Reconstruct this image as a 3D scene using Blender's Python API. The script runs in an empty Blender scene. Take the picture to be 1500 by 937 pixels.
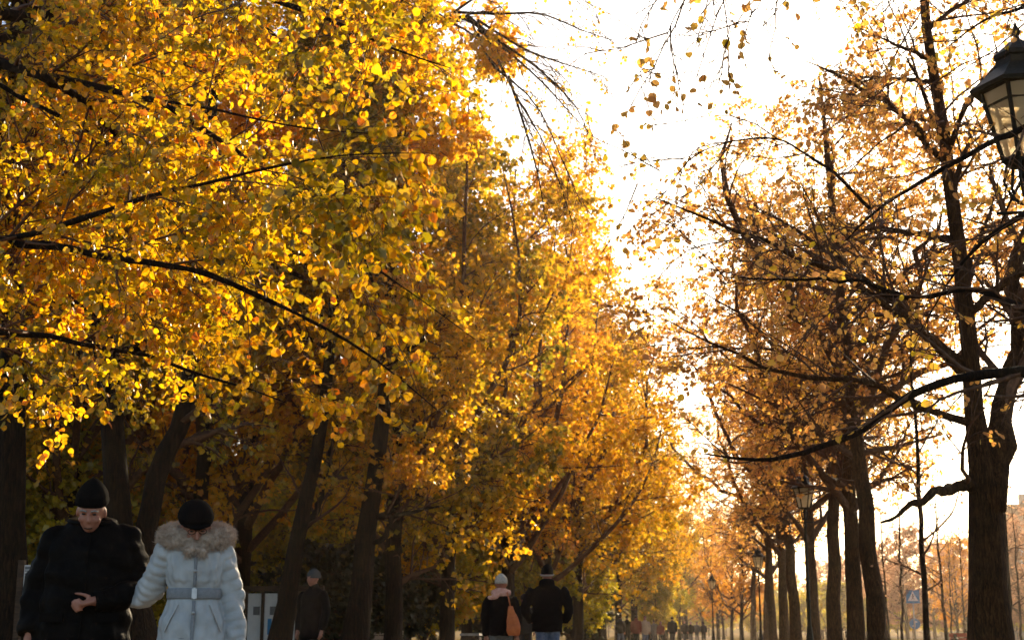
import bpy, math
import numpy as np
from math import radians, sin, cos, tan, atan2, pi

# ------------------------------------------------------------------ camera
W0, H0, FPX = 1500.0, 937.0, 2083.0
CAM = np.array([0.0, 0.0, 0.85])
PITCH, YAW = radians(12.36), radians(7.74)
scene = bpy.context.scene
col = scene.collection
cd = bpy.data.cameras.new('camera'); cam = bpy.data.objects.new('camera', cd); col.objects.link(cam)
cam.location = CAM; cam.rotation_euler = (pi / 2 + PITCH, 0, YAW)
cd.sensor_width = 36; cd.lens = 50; cd.clip_start = 0.1; cd.clip_end = 3000
cd.dof.use_dof = True; cd.dof.focus_distance = 10.5; cd.dof.aperture_fstop = 4.5
scene.camera = cam
HAZE = 0.0003
_f = np.array([-sin(YAW) * cos(PITCH), cos(YAW) * cos(PITCH), sin(PITCH)])
_r = np.array([cos(YAW), sin(YAW), 0.0]); _u = np.cross(_r, _f)

def ray(x, y):
    return _f + _r * ((x - W0 / 2) / FPX) + _u * ((H0 / 2 - y) / FPX)
def at(x, y, D):
    """point of the place seen at photo pixel x, y whose distance down the avenue is D"""
    d = ray(x, y); return CAM + d * (D / d[1])
def onground(x, D):
    p = at(x, 930, D); return np.array([p[0], p[1], 0.0])
def proj(P):
    q = P - CAM; z = q @ _f
    return np.stack([W0 / 2 + FPX * (q @ _r) / z, H0 / 2 - FPX * (q @ _u) / z, z], -1)

# ------------------------------------------------------------------ sky and sun
SUN = ray(1375, 150); SUN /= np.linalg.norm(SUN)
elev = math.asin(SUN[2]); azim = atan2(SUN[0], SUN[1])
world = bpy.data.worlds.new('World'); scene.world = world; world.use_nodes = True
wn = world.node_tree; wn.nodes.clear()
sky = wn.nodes.new('ShaderNodeTexSky'); sky.sky_type = 'NISHITA'; sky.sun_disc = False
sky.sun_elevation = elev; sky.sun_rotation = azim; sky.air_density = 1.0; sky.dust_density = 1.2; sky.ozone_density = 1.0
bg = wn.nodes.new('ShaderNodeBackground'); bg.inputs['Strength'].default_value = 0.066
wo = wn.nodes.new('ShaderNodeOutputWorld')
wn.links.new(sky.outputs[0], bg.inputs[0]); wn.links.new(bg.outputs[0], wo.inputs[0])
sl = bpy.data.lights.new('sun', 'SUN'); sun = bpy.data.objects.new('sun', sl); col.objects.link(sun)
sl.energy = 5.0; sl.angle = radians(0.5); sl.color = (1.0, 0.80, 0.52)
from mathutils import Vector, Matrix, Euler
sun.rotation_euler = Vector(SUN).to_track_quat('Z', 'Y').to_euler()
sun.location = (20, 60, 60)
scene.view_settings.view_transform = 'Standard'; scene.view_settings.look = 'None'
scene.view_settings.exposure = 1.7; scene.view_settings.gamma = 1.0
scene.view_settings.use_curve_mapping = False
cy = scene.cycles
cy.max_bounces = 6; cy.diffuse_bounces = 3; cy.glossy_bounces = 2; cy.transmission_bounces = 4
cy.transparent_max_bounces = 8; cy.caustics_reflective = False; cy.caustics_refractive = False
cy.sample_clamp_indirect = 6.0; cy.use_denoising = True

# ------------------------------------------------------------------ materials
def newmat(name):
    m = bpy.data.materials.new(name); m.use_nodes = True; m.node_tree.nodes.clear()
    o = m.node_tree.nodes.new('ShaderNodeOutputMaterial'); return m, m.node_tree, o
def N(t, kind, **kw):
    n = t.nodes.new(kind)
    for k, v in kw.items():
        if k in n.inputs: n.inputs[k].default_value = v
        else: setattr(n, k, v)
    return n
def ramp(t, stops, fac=None):
    r = t.nodes.new('ShaderNodeValToRGB'); e = r.color_ramp.elements
    while len(e) < len(stops): e.new(0.5)
    for el, (p, c) in zip(e, stops): el.position = p; el.color = (*c, 1)
    if fac is not None: t.links.new(fac, r.inputs[0])
    return r
def noisy(name, c1, c2, scale=8.0, rough=0.8, bump=0.3, stretch=(1, 1, 1), detail=5.0, spec=0.3, metallic=0.0, dist=0.01, sheen=0.0):
    m, t, o = newmat(name)
    tc = N(t, 'ShaderNodeTexCoord'); mp = N(t, 'ShaderNodeMapping'); mp.inputs['Scale'].default_value = stretch
    t.links.new(tc.outputs['Object'], mp.inputs[0])
    nz = N(t, 'ShaderNodeTexNoise', Scale=scale, Detail=detail, Roughness=0.6); t.links.new(mp.outputs[0], nz.inputs['Vector'])
    r = ramp(t, [(0.32, c1), (0.68, c2)], nz.outputs[0])
    b = N(t, 'ShaderNodeBsdfPrincipled', Roughness=rough, Metallic=metallic); b.inputs['Specular IOR Level'].default_value = spec
    b.inputs['Sheen Weight'].default_value = sheen
    t.links.new(r.outputs[0], b.inputs['Base Color'])
    bp = N(t, 'ShaderNodeBump', Strength=bump, Distance=dist); t.links.new(nz.outputs[0], bp.inputs['Height'])
    t.links.new(bp.outputs[0], b.inputs['Normal']); t.links.new(b.outputs[0], o.inputs[0])
    return m
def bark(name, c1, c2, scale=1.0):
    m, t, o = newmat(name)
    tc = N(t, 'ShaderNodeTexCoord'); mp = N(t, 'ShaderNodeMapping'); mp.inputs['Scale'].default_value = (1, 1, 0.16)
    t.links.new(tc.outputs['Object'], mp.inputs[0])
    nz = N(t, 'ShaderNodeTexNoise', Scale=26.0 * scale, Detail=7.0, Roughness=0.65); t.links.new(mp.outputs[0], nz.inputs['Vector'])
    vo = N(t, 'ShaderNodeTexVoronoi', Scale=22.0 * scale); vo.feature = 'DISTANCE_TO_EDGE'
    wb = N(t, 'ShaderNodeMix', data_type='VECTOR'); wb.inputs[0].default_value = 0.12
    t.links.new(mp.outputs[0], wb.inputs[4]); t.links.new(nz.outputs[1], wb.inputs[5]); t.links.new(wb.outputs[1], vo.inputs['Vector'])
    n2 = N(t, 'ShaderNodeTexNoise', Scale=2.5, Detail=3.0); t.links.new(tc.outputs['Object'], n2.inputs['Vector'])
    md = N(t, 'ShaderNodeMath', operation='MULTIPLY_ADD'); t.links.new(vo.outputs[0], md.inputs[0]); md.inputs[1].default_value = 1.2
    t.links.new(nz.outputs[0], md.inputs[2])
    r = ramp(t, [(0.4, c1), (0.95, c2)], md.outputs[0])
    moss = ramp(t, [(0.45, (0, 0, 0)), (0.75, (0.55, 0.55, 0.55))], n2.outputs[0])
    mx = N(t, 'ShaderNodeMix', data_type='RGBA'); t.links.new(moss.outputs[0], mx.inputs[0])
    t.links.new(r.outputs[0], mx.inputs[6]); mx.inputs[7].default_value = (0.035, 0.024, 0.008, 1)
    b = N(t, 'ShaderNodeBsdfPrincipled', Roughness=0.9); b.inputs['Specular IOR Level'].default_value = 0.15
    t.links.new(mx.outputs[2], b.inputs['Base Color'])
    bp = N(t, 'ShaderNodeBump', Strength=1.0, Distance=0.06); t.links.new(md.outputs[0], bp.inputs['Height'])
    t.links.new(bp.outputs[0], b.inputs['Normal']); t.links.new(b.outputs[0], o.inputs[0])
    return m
def leafmat(name, stops, trans=0.55, spread=0.35, gloss=0.04):
    m, t, o = newmat(name)
    a = N(t, 'ShaderNodeAttribute', attribute_name='tint'); oi = N(t, 'ShaderNodeObjectInfo')
    s = N(t, 'ShaderNodeMath', operation='SUBTRACT'); t.links.new(oi.outputs['Random'], s.inputs[0]); s.inputs[1].default_value = 0.5
    ad = N(t, 'ShaderNodeMath', operation='MULTIPLY_ADD'); t.links.new(s.outputs[0], ad.inputs[0]); ad.inputs[1].default_value = spread
    t.links.new(a.outputs['Fac'], ad.inputs[2])
    r = ramp(t, stops, ad.outputs[0])
    tc = N(t, 'ShaderNodeTexCoord'); nz = N(t, 'ShaderNodeTexNoise', Scale=60.0, Detail=2.0); t.links.new(tc.outputs['Object'], nz.inputs['Vector'])
    hv = N(t, 'ShaderNodeHueSaturation'); vr = N(t, 'ShaderNodeMapRange'); t.links.new(nz.outputs[0], vr.inputs[0])
    vr.inputs[1].default_value = 0.3; vr.inputs[2].default_value = 0.7; vr.inputs[3].default_value = 0.7; vr.inputs[4].default_value = 1.12
    t.links.new(vr.outputs[0], hv.inputs['Value']); t.links.new(r.outputs[0], hv.inputs['Color'])
    d = N(t, 'ShaderNodeBsdfDiffuse'); tr = N(t, 'ShaderNodeBsdfTranslucent'); g = N(t, 'ShaderNodeBsdfGlossy', Roughness=0.36)
    g.inputs['Color'].default_value = (0.9, 0.9, 0.9, 1)
    t.links.new(hv.outputs[0], d.inputs[0]); t.links.new(hv.outputs[0], tr.inputs[0])
    m1 = N(t, 'ShaderNodeMixShader'); m1.inputs[0].default_value = trans; t.links.new(d.outputs[0], m1.inputs[1]); t.links.new(tr.outputs[0], m1.inputs[2])
    m2 = N(t, 'ShaderNodeMixShader'); m2.inputs[0].default_value = gloss; t.links.new(m1.outputs[0], m2.inputs[1]); t.links.new(g.outputs[0], m2.inputs[2])
    t.links.new(m2.outputs[0], o.inputs[0]); return m

M = {}
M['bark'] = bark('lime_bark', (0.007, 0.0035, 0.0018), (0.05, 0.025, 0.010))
M['bark_red'] = bark('brown_bark', (0.032, 0.014, 0.005), (0.20, 0.095, 0.032), 1.5)
M['twig'] = noisy('twig_bark', (0.06, 0.027, 0.012), (0.16, 0.075, 0.034), 20, 0.8)
M['leaf_left'] = leafmat('lime_leaf_yellow', [(0.0, (0.12, 0.085, 0.005)), (0.25, (0.42, 0.32, 0.005)), (0.5, (0.90, 0.52, 0.004)), (0.78, (0.93, 0.43, 0.004)), (0.93, (0.9, 0.30, 0.008)), (1.0, (0.7, 0.18, 0.008))], 0.62, 0.1)
M['leaf_mid'] = leafmat('lime_leaf_ochre', [(0.0, (0.18, 0.15, 0.008)), (0.3, (0.60, 0.38, 0.01)), (0.65, (0.92, 0.47, 0.012)), (0.9, (0.90, 0.44, 0.015)), (1.0, (0.75, 0.28, 0.015))], 0.62, 0.42)
M['leaf_olive'] = leafmat('maple_leaf_olive', [(0.0, (0.16, 0.15, 0.012)), (0.4, (0.48, 0.40, 0.015)), (0.8, (0.8, 0.55, 0.018)), (1.0, (0.82, 0.42, 0.02))], 0.58, 0.4)
M['leaf_right'] = leafmat('lime_leaf_rust', [(0.0, (0.66, 0.26, 0.05)), (0.3, (0.90, 0.43, 0.10)), (0.65, (0.96, 0.52, 0.09)), (0.9, (0.92, 0.58, 0.03)), (1.0, (0.92, 0.62, 0.02))], 0.78, 0.2)
M['leaf_orange'] = leafmat('beech_leaf_orange', [(0.0, (0.5, 0.18, 0.03)), (0.5, (0.8, 0.36, 0.03)), (1.0, (0.85, 0.48, 0.03))], 0.55, 0.2)
M['leaf_pink'] = leafmat('oak_leaf_russet', [(0.0, (0.42, 0.2, 0.1)), (0.5, (0.62, 0.32, 0.17)), (1.0, (0.7, 0.4, 0.2))], 0.5, 0.3)
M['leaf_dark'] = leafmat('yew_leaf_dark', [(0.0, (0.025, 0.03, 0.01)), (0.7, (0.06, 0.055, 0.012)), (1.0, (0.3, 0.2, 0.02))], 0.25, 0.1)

# ------------------------------------------------------------------ mesh helpers
def mesh_np(name, V, faces, mats, tint=None, midx=None, smooth=True):
    me = bpy.data.meshes.new(name); V = np.ascontiguousarray(V, dtype=np.float32).reshape(-1, 3)
    me.vertices.add(len(V)); me.vertices.foreach_set('co', V.ravel())
    faces = [np.asarray(f, dtype=np.int32) for f in faces if len(f)]
    ln = np.concatenate([np.full(len(f), f.shape[1], np.int32) for f in faces])
    lv = np.concatenate([f.ravel() for f in faces])
    me.loops.add(len(lv)); me.loops.foreach_set('vertex_index', lv)
    me.polygons.add(len(ln)); st = np.zeros(len(ln), np.int32); st[1:] = np.cumsum(ln)[:-1]
    me.polygons.foreach_set('loop_start', st)
    me.polygons.foreach_set('use_smooth', np.full(len(ln), smooth))
    for m in (mats if isinstance(mats, (list, tuple)) else [mats]): me.materials.append(m)
    if midx is not None: me.polygons.foreach_set('material_index', np.asarray(midx, np.int32))
    if tint is not None:
        at_ = me.attributes.new('tint', 'FLOAT', 'POINT'); at_.data.foreach_set('value', np.ascontiguousarray(tint, dtype=np.float32))
    me.update(calc_edges=True); me.validate(); return me
def nrm(v): return v / np.maximum(np.linalg.norm(v, axis=-1, keepdims=True), 1e-9)
def tubes_geo(P, R, S, R2=None, ref=None, cap=False, mod=None):
    """P (N,K,3) polylines, R (N,K) radii; returns verts, quads(, caps)"""
    P = np.asarray(P, float); R = np.asarray(R, float); n, K, _ = P.shape
    T = np.empty_like(P); T[:, 1:-1] = P[:, 2:] - P[:, :-2]; T[:, 0] = P[:, 1] - P[:, 0]; T[:, -1] = P[:, -1] - P[:, -2]; T = nrm(T)
    if ref is None:
        md = np.abs(nrm(P[:, -1] - P[:, 0])); rf = np.zeros((n, 3)); rf[np.arange(n), np.argmin(md, 1)] = 1
    else: rf = np.tile(np.asarray(ref, float), (n, 1))
    U = rf[:, None, :] - (T * rf[:, None, :]).sum(-1, keepdims=True) * T; U = nrm(U); Vv = np.cross(T, U)
    th = np.arange(S) / S * 2 * pi
    R2 = R if R2 is None else np.asarray(R2, float)
    ru = R[..., None] * np.cos(th); rv = R2[..., None] * np.sin(th)
    if mod is not None:
        mm = mod(th[None, None, :], np.linspace(0, 1, K)[None, :, None]); ru = ru * mm; rv = rv * mm
    V = P[:, :, None, :] + ru[..., None] * U[:, :, None, :] + rv[..., None] * Vv[:, :, None, :]
    V = V.reshape(-1, 3)
    base = (np.arange(n) * K * S)[:, None, None]; k = np.arange(K - 1)[None, :, None] * S; s = np.arange(S)[None, None, :]
    a = base + k + s; b = base + k + (s + 1) % S
    F = np.stack([a, b, b + S, a + S], -1).reshape(-1, 4)
    if not cap: return V, [F]
    nv = len(V); tips = np.stack([P[:, 0], P[:, -1]], 1).reshape(-1, 3); V = np.concatenate([V, tips])
    tris = []
    for i in range(n):
        b0 = i * K * S; e0 = b0 + (K - 1) * S
        for q in range(S):
            tris.append((nv + 2 * i, b0 + (q + 1) % S, b0 + q)); tris.append((nv + 2 * i + 1, e0 + q, e0 + (q + 1) % S))
    return V, [F, np.array(tris)]
def merge(geos):
    Vs, Fs, off = [], {}, 0
    for V, F in geos:
        for f in F:
            f = np.asarray(f)
            if len(f): Fs.setdefault(f.shape[1], []).append(f + off)
        Vs.append(V); off += len(V)
    return np.concatenate(Vs), [np.concatenate(x) for x in Fs.values()]
def box_geo(c, s, rz=0.0, taper=1.0, M4=None):
    c = np.array(c, float); x, y, z = np.array(s, float) / 2
    v = np.array([[-x, -y, -z], [x, -y, -z], [x, y, -z], [-x, y, -z], [-x * taper, -y * taper, z], [x * taper, -y * taper, z], [x * taper, y * taper, z], [-x * taper, y * taper, z]])
    if rz: v = v @ np.array([[cos(rz), sin(rz), 0], [-sin(rz), cos(rz), 0], [0, 0, 1]])
    return v + c, [np.array([[0, 3, 2, 1], [4, 5, 6, 7], [0, 1, 5, 4], [1, 2, 6, 5], [2, 3, 7, 6], [3, 0, 4, 7]])]
def lathe_geo(prof, S=16, c=(0, 0, 0), rot=0.0):
    prof = np.array(prof, float); K = len(prof); th = np.arange(S) / S * 2 * pi + rot
    V = np.stack([prof[:, :1] * np.cos(th), prof[:, :1] * np.sin(th), np.repeat(prof[:, 1:], S, 1)], -1).reshape(-1, 3) + np.array(c)
    k = np.arange(K - 1)[:, None] * S; s = np.arange(S)[None]
    F = np.stack([k + s, k + (s + 1) % S, k + S + (s + 1) % S, k + S + s], -1).reshape(-1, 4)
    return V, [F]
def tub(pts, r, S=8, cap=True, r2=None, ref=None):
    pts = np.array(pts, float); rr = np.full(len(pts), r) if np.isscalar(r) else np.array(r, float)
    return tubes_geo(pts[None], rr[None], S, None if r2 is None else (np.full((1, len(pts)), r2) if np.isscalar(r2) else np.array(r2, float)[None]), ref, cap)

# ------------------------------------------------------------------ object helpers
def link(name, data, parent=None, loc=None, kind=None, label=None):
    o = bpy.data.objects.new(name, data); col.objects.link(o)
    if parent is not None: o.parent = parent
    if loc is not None: o.location = loc
    if kind: o['kind'] = kind
    if label: o['label'] = label
    return o
def thing(name, label, cat, loc=(0, 0, 0), rz=0.0, group=None, data=None):
    o = bpy.data.objects.new(name, data); col.objects.link(o); o.location = loc; o.rotation_euler = (0, 0, rz)
    if data is None: o.empty_display_size = 0.3
    o['label'] = label; o['category'] = cat
    if group: o['group'] = group
    return o
def part(name, geo, mat, parent, loc=None, smooth=False, kind=None, label=None):
    V, F = geo; me = mesh_np(name, V, F, mat, smooth=smooth); return link(name, me, parent, loc, kind, label)
def copy_tree(root, loc, rz=0.0, scale=1.0, label=None, group=None, cat=None):
    r = root.copy(); col.objects.link(r); r.location = loc; r.rotation_euler = (0, 0, rz)
    r.scale = (scale,) * 3 if np.isscalar(scale) else scale
    if label: r['label'] = label
    if group: r['group'] = group
    if cat: r['category'] = cat
    for ch in KIDS(root):
        c = ch.copy(); col.objects.link(c); c.parent = r
        for g in KIDS(ch):
            d = g.copy(); col.objects.link(d); d.parent = c
    return r
def KIDS(o):
    return [x for x in bpy.data.objects if x.parent == o]

# ------------------------------------------------------------------ tree growth
def resample(P, R, K, smooth=2):
    P = np.asarray(P, float); R = np.asarray(R, float)
    s = np.concatenate([[0], np.cumsum(np.linalg.norm(np.diff(P, axis=0), axis=1))]); t = np.linspace(0, s[-1], K)
    Q = np.stack([np.interp(t, s, P[:, i]) for i in range(3)], 1); r = np.interp(t, s, R)
    for _ in range(smooth): Q[1:-1] = 0.25 * Q[:-2] + 0.5 * Q[1:-1] + 0.25 * Q[2:]
    return Q, r
def march(rng, p0, d, L, K, grav, wig):
    n = len(p0); P = np.empty((n, K, 3)); P[:, 0] = p0; d = nrm(d); st = (L / (K - 1))[:, None]
    for k in range(1, K):
        P[:, k] = P[:, k - 1] + d * st
        d = nrm(d + rng.normal(0, wig, (n, 3)) + np.array([0, 0, grav / (K - 1)]))
    return P
def spawn(rng, P, R, m, t0, t1, length, ang, K, grav, wig, rs=0.6, rmin=0.0015, flat=0.3, tip=0.3, minfrac=0.45, angj=0.2, falloff=0.5):
    n, K0, _ = P.shape
    t = (np.arange(m)[None] + rng.random((n, m))) / m * (t1 - t0) + t0
    x = t * (K0 - 1); i = np.minimum(x.astype(int), K0 - 2); f = (x - i)[..., None]; ar = np.arange(n)[:, None]
    pos = P[ar, i] * (1 - f) + P[ar, i + 1] * f; T = nrm(P[ar, i + 1] - P[ar, i]); r = R[ar, i] * (1 - f[..., 0]) + R[ar, i + 1] * f[..., 0]
    v = rng.normal(size=(n, m, 3)); v -= (v * T).sum(-1, keepdims=True) * T; v[..., 2] *= 1 - flat; v = nrm(v)
    a = ang + rng.normal(0, angj, (n, m)); d = T * np.cos(a)[..., None] + v * np.sin(a)[..., None]
    L = length * (1 - falloff * (t - t0) / max(t1 - t0, 1e-6)) * (minfrac + (1 - minfrac) * rng.random((n, m)))
    if np.ndim(length) == 1: pass
    p = pos.reshape(-1, 3); d = d.reshape(-1, 3); L = L.ravel(); r0 = np.maximum(np.minimum(r.ravel() * rs, r.ravel()), rmin)
    Q = march(rng, p, d, L, K, grav, wig); RR = r0[:, None] * np.linspace(1, tip, K)[None]
    par = np.repeat(np.arange(n), m)
    return Q, np.maximum(RR, rmin * 0.6), par
TEMPL8 = (np.array([[0, 0, 0], [.0, .30, .05], [.35, .5, .1], [.74, .36, .04], [1.0, 0, -.12], [.74, -.36, .04], [.35, -.5, .1], [.0, -.30, .05], [.42, 0, 0]]),
          np.array([[8, 0, 1], [8, 1, 2], [8, 2, 3], [8, 3, 4], [8, 4, 5], [8, 5, 6], [8, 6, 7], [8, 7, 0]]))
TEMPL4 = (np.array([[0, 0, 0], [.25, .42, .06], [.75, .34, .02], [1, 0, -.08], [.75, -.34, .02], [.25, -.42, .06]]), np.array([[0, 1, 2], [0, 2, 3], [0, 3, 4], [0, 4, 5]]))
TEMPL2 = (np.array([[0, 0, 0], [.45, .46, .06], [1, 0, -.05], [.45, -.46, .06]]), np.array([[0, 1, 2], [0, 2, 3]]))
def leaves_on(rng, P, m, size, hang=0.8, stalk=0.03, t0=0.15, keep=1.0):
    n, K0, _ = P.shape; t = (np.arange(m)[None] + rng.random((n, m))) / m * (1.0 - t0) + t0
    x = np.minimum(t * (K0 - 1), K0 - 1 - 1e-6); i = x.astype(int); f = (x - i)[..., None]; ar = np.arange(n)[:, None]
    pos = P[ar, i] * (1 - f) + P[ar, i + 1] * f; T = nrm(P[ar, i + 1] - P[ar, i])
    D = nrm(rng.normal(size=(n, m, 3)) + T * 0.7); D[..., 2] -= hang; D = nrm(D)
    nn = rng.normal(size=(n, m, 3)); nn -= (nn * D).sum(-1, keepdims=True) * D; nn = nrm(nn)
    pos = pos + D * stalk * rng.random((n, m, 1)); sz = size * (0.6 + 0.7 * rng.random((n, m)))
    out = [pos.reshape(-1, 3), D.reshape(-1, 3), nn.reshape(-1, 3), sz.ravel(), np.repeat(np.arange(n), m)]
    if keep < 1.0:
        k = (rng.random(n) < keep)[out[4]]; out = [o[k] for o in out]
    return out
def leaf_geo(lv, templ):
    pos, D, nn, sz = lv[:4]; tv, tf = templ; Wd = np.cross(nn, D)
    V = pos[:, None] + sz[:, None, None] * (tv[None, :, 0:1] * D[:, None] + tv[None, :, 1:2] * Wd[:, None] + tv[None, :, 2:3] * nn[:, None])
    F = (np.arange(len(pos)) * len(tv))[:, None, None] + tf[None]
    return V.reshape(-1, 3), F.reshape(-1, 3)
LEAFMESH = {}
def leaf_meshes(mat):
    if mat.name not in LEAFMESH:
        LEAFMESH[mat.name] = [mesh_np('leaf', TEMPL8[0], [TEMPL8[1]], mat, tint=np.full(9, t)) for t in np.linspace(0.2, 0.95, 10)]
    return LEAFMESH[mat.name]

def make_tree(name, label, seed, base, trunk, trunkR, limbs=(), n1=10, t1=(0.3, 1.0), len1=4.0, ang1=1.0, grav1=0.1,
              lv2=(10, 1.8, 0.9, -0.1), lv3=(7, 0.8, 0.8, -0.3), lv4=None, leaf=(6, 0.07, 0.8, 0.03), mat='leaf_left', barkm='bark',
              env=None, templ=TEMPL4, near=False, group=None, cat='tree', tintmu=0.5, tintsd=0.16, keep=1.0, sparse_out=0.0, sides=12,
              bare=None, limb_tint=0.11, single=0, flat1=0.5, k4=2, tw=1.0, bough=1):
    """base: world position of the trunk foot; trunk: polyline relative to it (also limbs, env)"""
    rng = np.random.default_rng(seed); base = np.asarray(base, float)
    root = thing(name, label, cat, base, 0, group)
    tP, tR = resample(trunk, trunkR, 16, 1)
    tP[1:-1, :2] += rng.normal(0, 0.02, (14, 2))
    th0 = rng.random() * 6
    def ridg(th, t): return 1 + 0.035 * np.sin(5 * th + 3 * t + th0) + 0.03 * np.sin(9 * th - 4 * t) + 0.28 * np.exp(-t * 22) * (1 + 0.5 * np.cos(4 * th + th0))
    tv = tubes_geo(tP[None], tR[None], max(sides, 8), mod=ridg)
    part('trunk', tv, M[barkm], root, smooth=True)
    Ls, Rs = [], []
    if n1:
        P1, R1, _ = spawn(rng, tP[None], tR[None], n1, t1[0], t1[1], len1, ang1, 10, grav1, 0.13, rs=0.55, flat=flat1, tip=0.22, falloff=0.35)
        if env is not None:
            P1 = P1.copy()
            for i in range(len(P1)):                     # a limb stops growing at the edge of the crown
                ok = env(P1[i] + base); 
                if not ok.all():
                    k = int(np.argmax(ok)) if ok.any() else 2
                    while k + 1 < len(ok) and ok[k + 1]: k += 1
                    k = max(k, 2); P1[i], R1[i] = resample(P1[i][:k + 1], R1[i][:k + 1], 10, 0); R1[i] = R1[i] * np.linspace(1, .3, 10)
        Ls += list(P1); Rs += list(R1)
    for (p, r) in limbs:
        if near and bough != 1: r = np.array(r) * bough * np.linspace(1.0, .5, len(r))
        q, rr = resample(p, r, 14, 1); q[2:-1] += rng.normal(0, 1.2, (11, 3)) * rr[2:-1, None] if near else rng.normal(0, .10, (11, 3)); q, rr = resample(q, rr, 10 if not near else 14, 0)
        if not near and env is not None:
            ok = env(q + base); j = len(q) // 3
            if not ok[j:].all(): k = j + int(np.argmin(ok[j:])); q, rr = resample(q[:k + 1], rr[:k + 1], 10, 0); rr = rr * np.linspace(1, .3, 10)
        Ls.append(q); Rs.append(rr)
    kk_ = max(len(q) for q in Ls); Ls, Rs = zip(*[resample(q, rr, kk_, 0) if len(q) != kk_ else (q, rr) for q, rr in zip(Ls, Rs)]); P1 = np.array(Ls); R1 = np.array(Rs)
    if near:
        for p, r in zip(P1, R1):
            p, r = resample(p, r, 30, 1); r = r * (1 + rng.normal(0, .07, 30)); p[1:-1] += rng.normal(0, .16, (28, 3)) * r[1:-1, None]
            for q in rng.integers(3, 28, 3): r[q] *= 1.22
            part('limb', tubes_geo(p[None], r[None], 9, cap=True), M[barkm], root, smooth=True)
    P2, R2, par2 = spawn(rng, P1, R1, lv2[0], 0.12, 1.0, lv2[1], lv2[2], 6, lv2[3], 0.14, flat=0.25, rs=0.5, rmin=0.004 * tw)
    if env is not None: k = env(P2[:, -1] + base) ; P2, R2, par2 = P2[k], R2[k], par2[k]
    P3, R3, par3 = spawn(rng, P2, R2, lv3[0], 0.1, 1.0, lv3[1], lv3[2], 4, lv3[3], 0.16, flat=0.1, rs=0.55, rmin=0.0028 * tw)
    lt = rng.normal(0, limb_tint, len(P1)); l2t = rng.normal(0, limb_tint * 0.7, len(P2)) + lt[par2]
    if env is not None: k = env(P3[:, -1] + base); P3, R3, par3 = P3[k], R3[k], par3[k]
    t3 = l2t[par3]
    if sparse_out:
        pj = proj(P3[:, -1] + base); out = (pj[:, 0] < -120) | (pj[:, 0] > 1620) | (pj[:, 1] < -120) | (pj[:, 2] < 0)
        k = ~out | (rng.random(len(out)) > sparse_out); P3, R3, t3 = P3[k], R3[k], t3[k]
    geos = []
    if not near: geos.append(tubes_geo(P1, R1, 6))
    geos.append(tubes_geo(P2, R2, 4 if near else 3)); geos.append(tubes_geo(P3, R3, 3))
    if lv4:
        P4, R4, par4 = spawn(rng, P3, R3, lv4[0], 0.15, 1.0, lv4[1], lv4[2], k4, lv4[3], 0.18, flat=0.1, rs=0.6, rmin=0.0018 * tw)
        t4 = t3[par4]
        if env is not None: k = env(P4[:, -1] + base); P4, R4, t4 = P4[k], R4[k], t4[k]
        if k4 > 1: geos.append(tubes_geo(P4, R4, 3))
        tw, tt = P4, t4
    else: tw, tt = P3, t3
    if bare is not None:
        k = ~bare(tw[:, -1] + base); tw, tt = tw[k], tt[k]
    V, F = merge(geos); link('branchwork', mesh_np('branchwork', V, F, M['twig']), root, kind='stuff')
    lv = leaves_on(rng, tw, leaf[0], leaf[1], leaf[2], leaf[3], keep=keep)
    tint = np.clip(tintmu + tt[lv[4]] + rng.normal(0, tintsd, len(lv[0])), 0.0, 0.999)
    if single:
        pj = proj(lv[0] + base); vis = (pj[:, 0] > 0) & (pj[:, 0] < 1500) & (pj[:, 1] > 0) & (pj[:, 1] < 937)
        big = np.where(vis, FPX * lv[3] / np.maximum(pj[:, 2], 0.5), 0); order = np.argsort(-big)[:single]; order = order[big[order] > 9]
        lm = leaf_meshes(M[mat])
        for j in order:
            Wd = np.cross(lv[2][j], lv[1][j]); R3m = Matrix((lv[1][j], Wd, lv[2][j])).transposed()
            o = link('leaf', lm[int(np.clip((tint[j] - 0.2) / 0.75 * 9, 0, 9))], root)
            o.matrix_basis = Matrix.Translation(lv[0][j]) @ R3m.to_4x4() @ Matrix.Scale(float(lv[3][j]), 4)
        kk = np.ones(len(tint), bool); kk[order] = False; lv = [a[kk] for a in lv]; tint = tint[kk]
    if len(lv[0]):
        V, F = leaf_geo(lv, templ)
        link('crown', mesh_np('crown', V, [F], M[mat], tint=np.repeat(tint, len(templ[0])), smooth=False), root, kind='stuff')
    STAT.append((name, len(lv[0]), len(lv[0]) * len(templ[1])))
    return root
STAT = []

# ------------------------------------------------------------------ ground
def ground_mat(name, c1, c2, c3, scale):
    m, t, o = newmat(name); tc = N(t, 'ShaderNodeTexCoord')
    n1 = N(t, 'ShaderNodeTexNoise', Scale=scale, Detail=8.0); n2 = N(t, 'ShaderNodeTexNoise', Scale=scale * 0.06, Detail=3.0)
    t.links.new(tc.outputs['Object'], n1.inputs['Vector']); t.links.new(tc.outputs['Object'], n2.inputs['Vector'])
    r = ramp(t, [(0.35, c1), (0.65, c2)], n1.outputs[0]); f = ramp(t, [(0.42, (0, 0, 0)), (0.62, (0.8, 0.8, 0.8))], n2.outputs[0])
    mx = N(t, 'ShaderNodeMix', data_type='RGBA'); t.links.new(f.outputs[0], mx.inputs[0]); t.links.new(r.outputs[0], mx.inputs[6]); mx.inputs[7].default_value = (*c3, 1)
    b = N(t, 'ShaderNodeBsdfDiffuse')
    t.links.new(mx.outputs[2], b.inputs['Color']); bp = N(t, 'ShaderNodeBump', Strength=0.6, Distance=0.02)
    t.links.new(n1.outputs[0], bp.inputs['Height']); t.links.new(bp.outputs[0], b.inputs['Normal']); t.links.new(b.outputs[0], o.inputs[0]); return m
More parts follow.
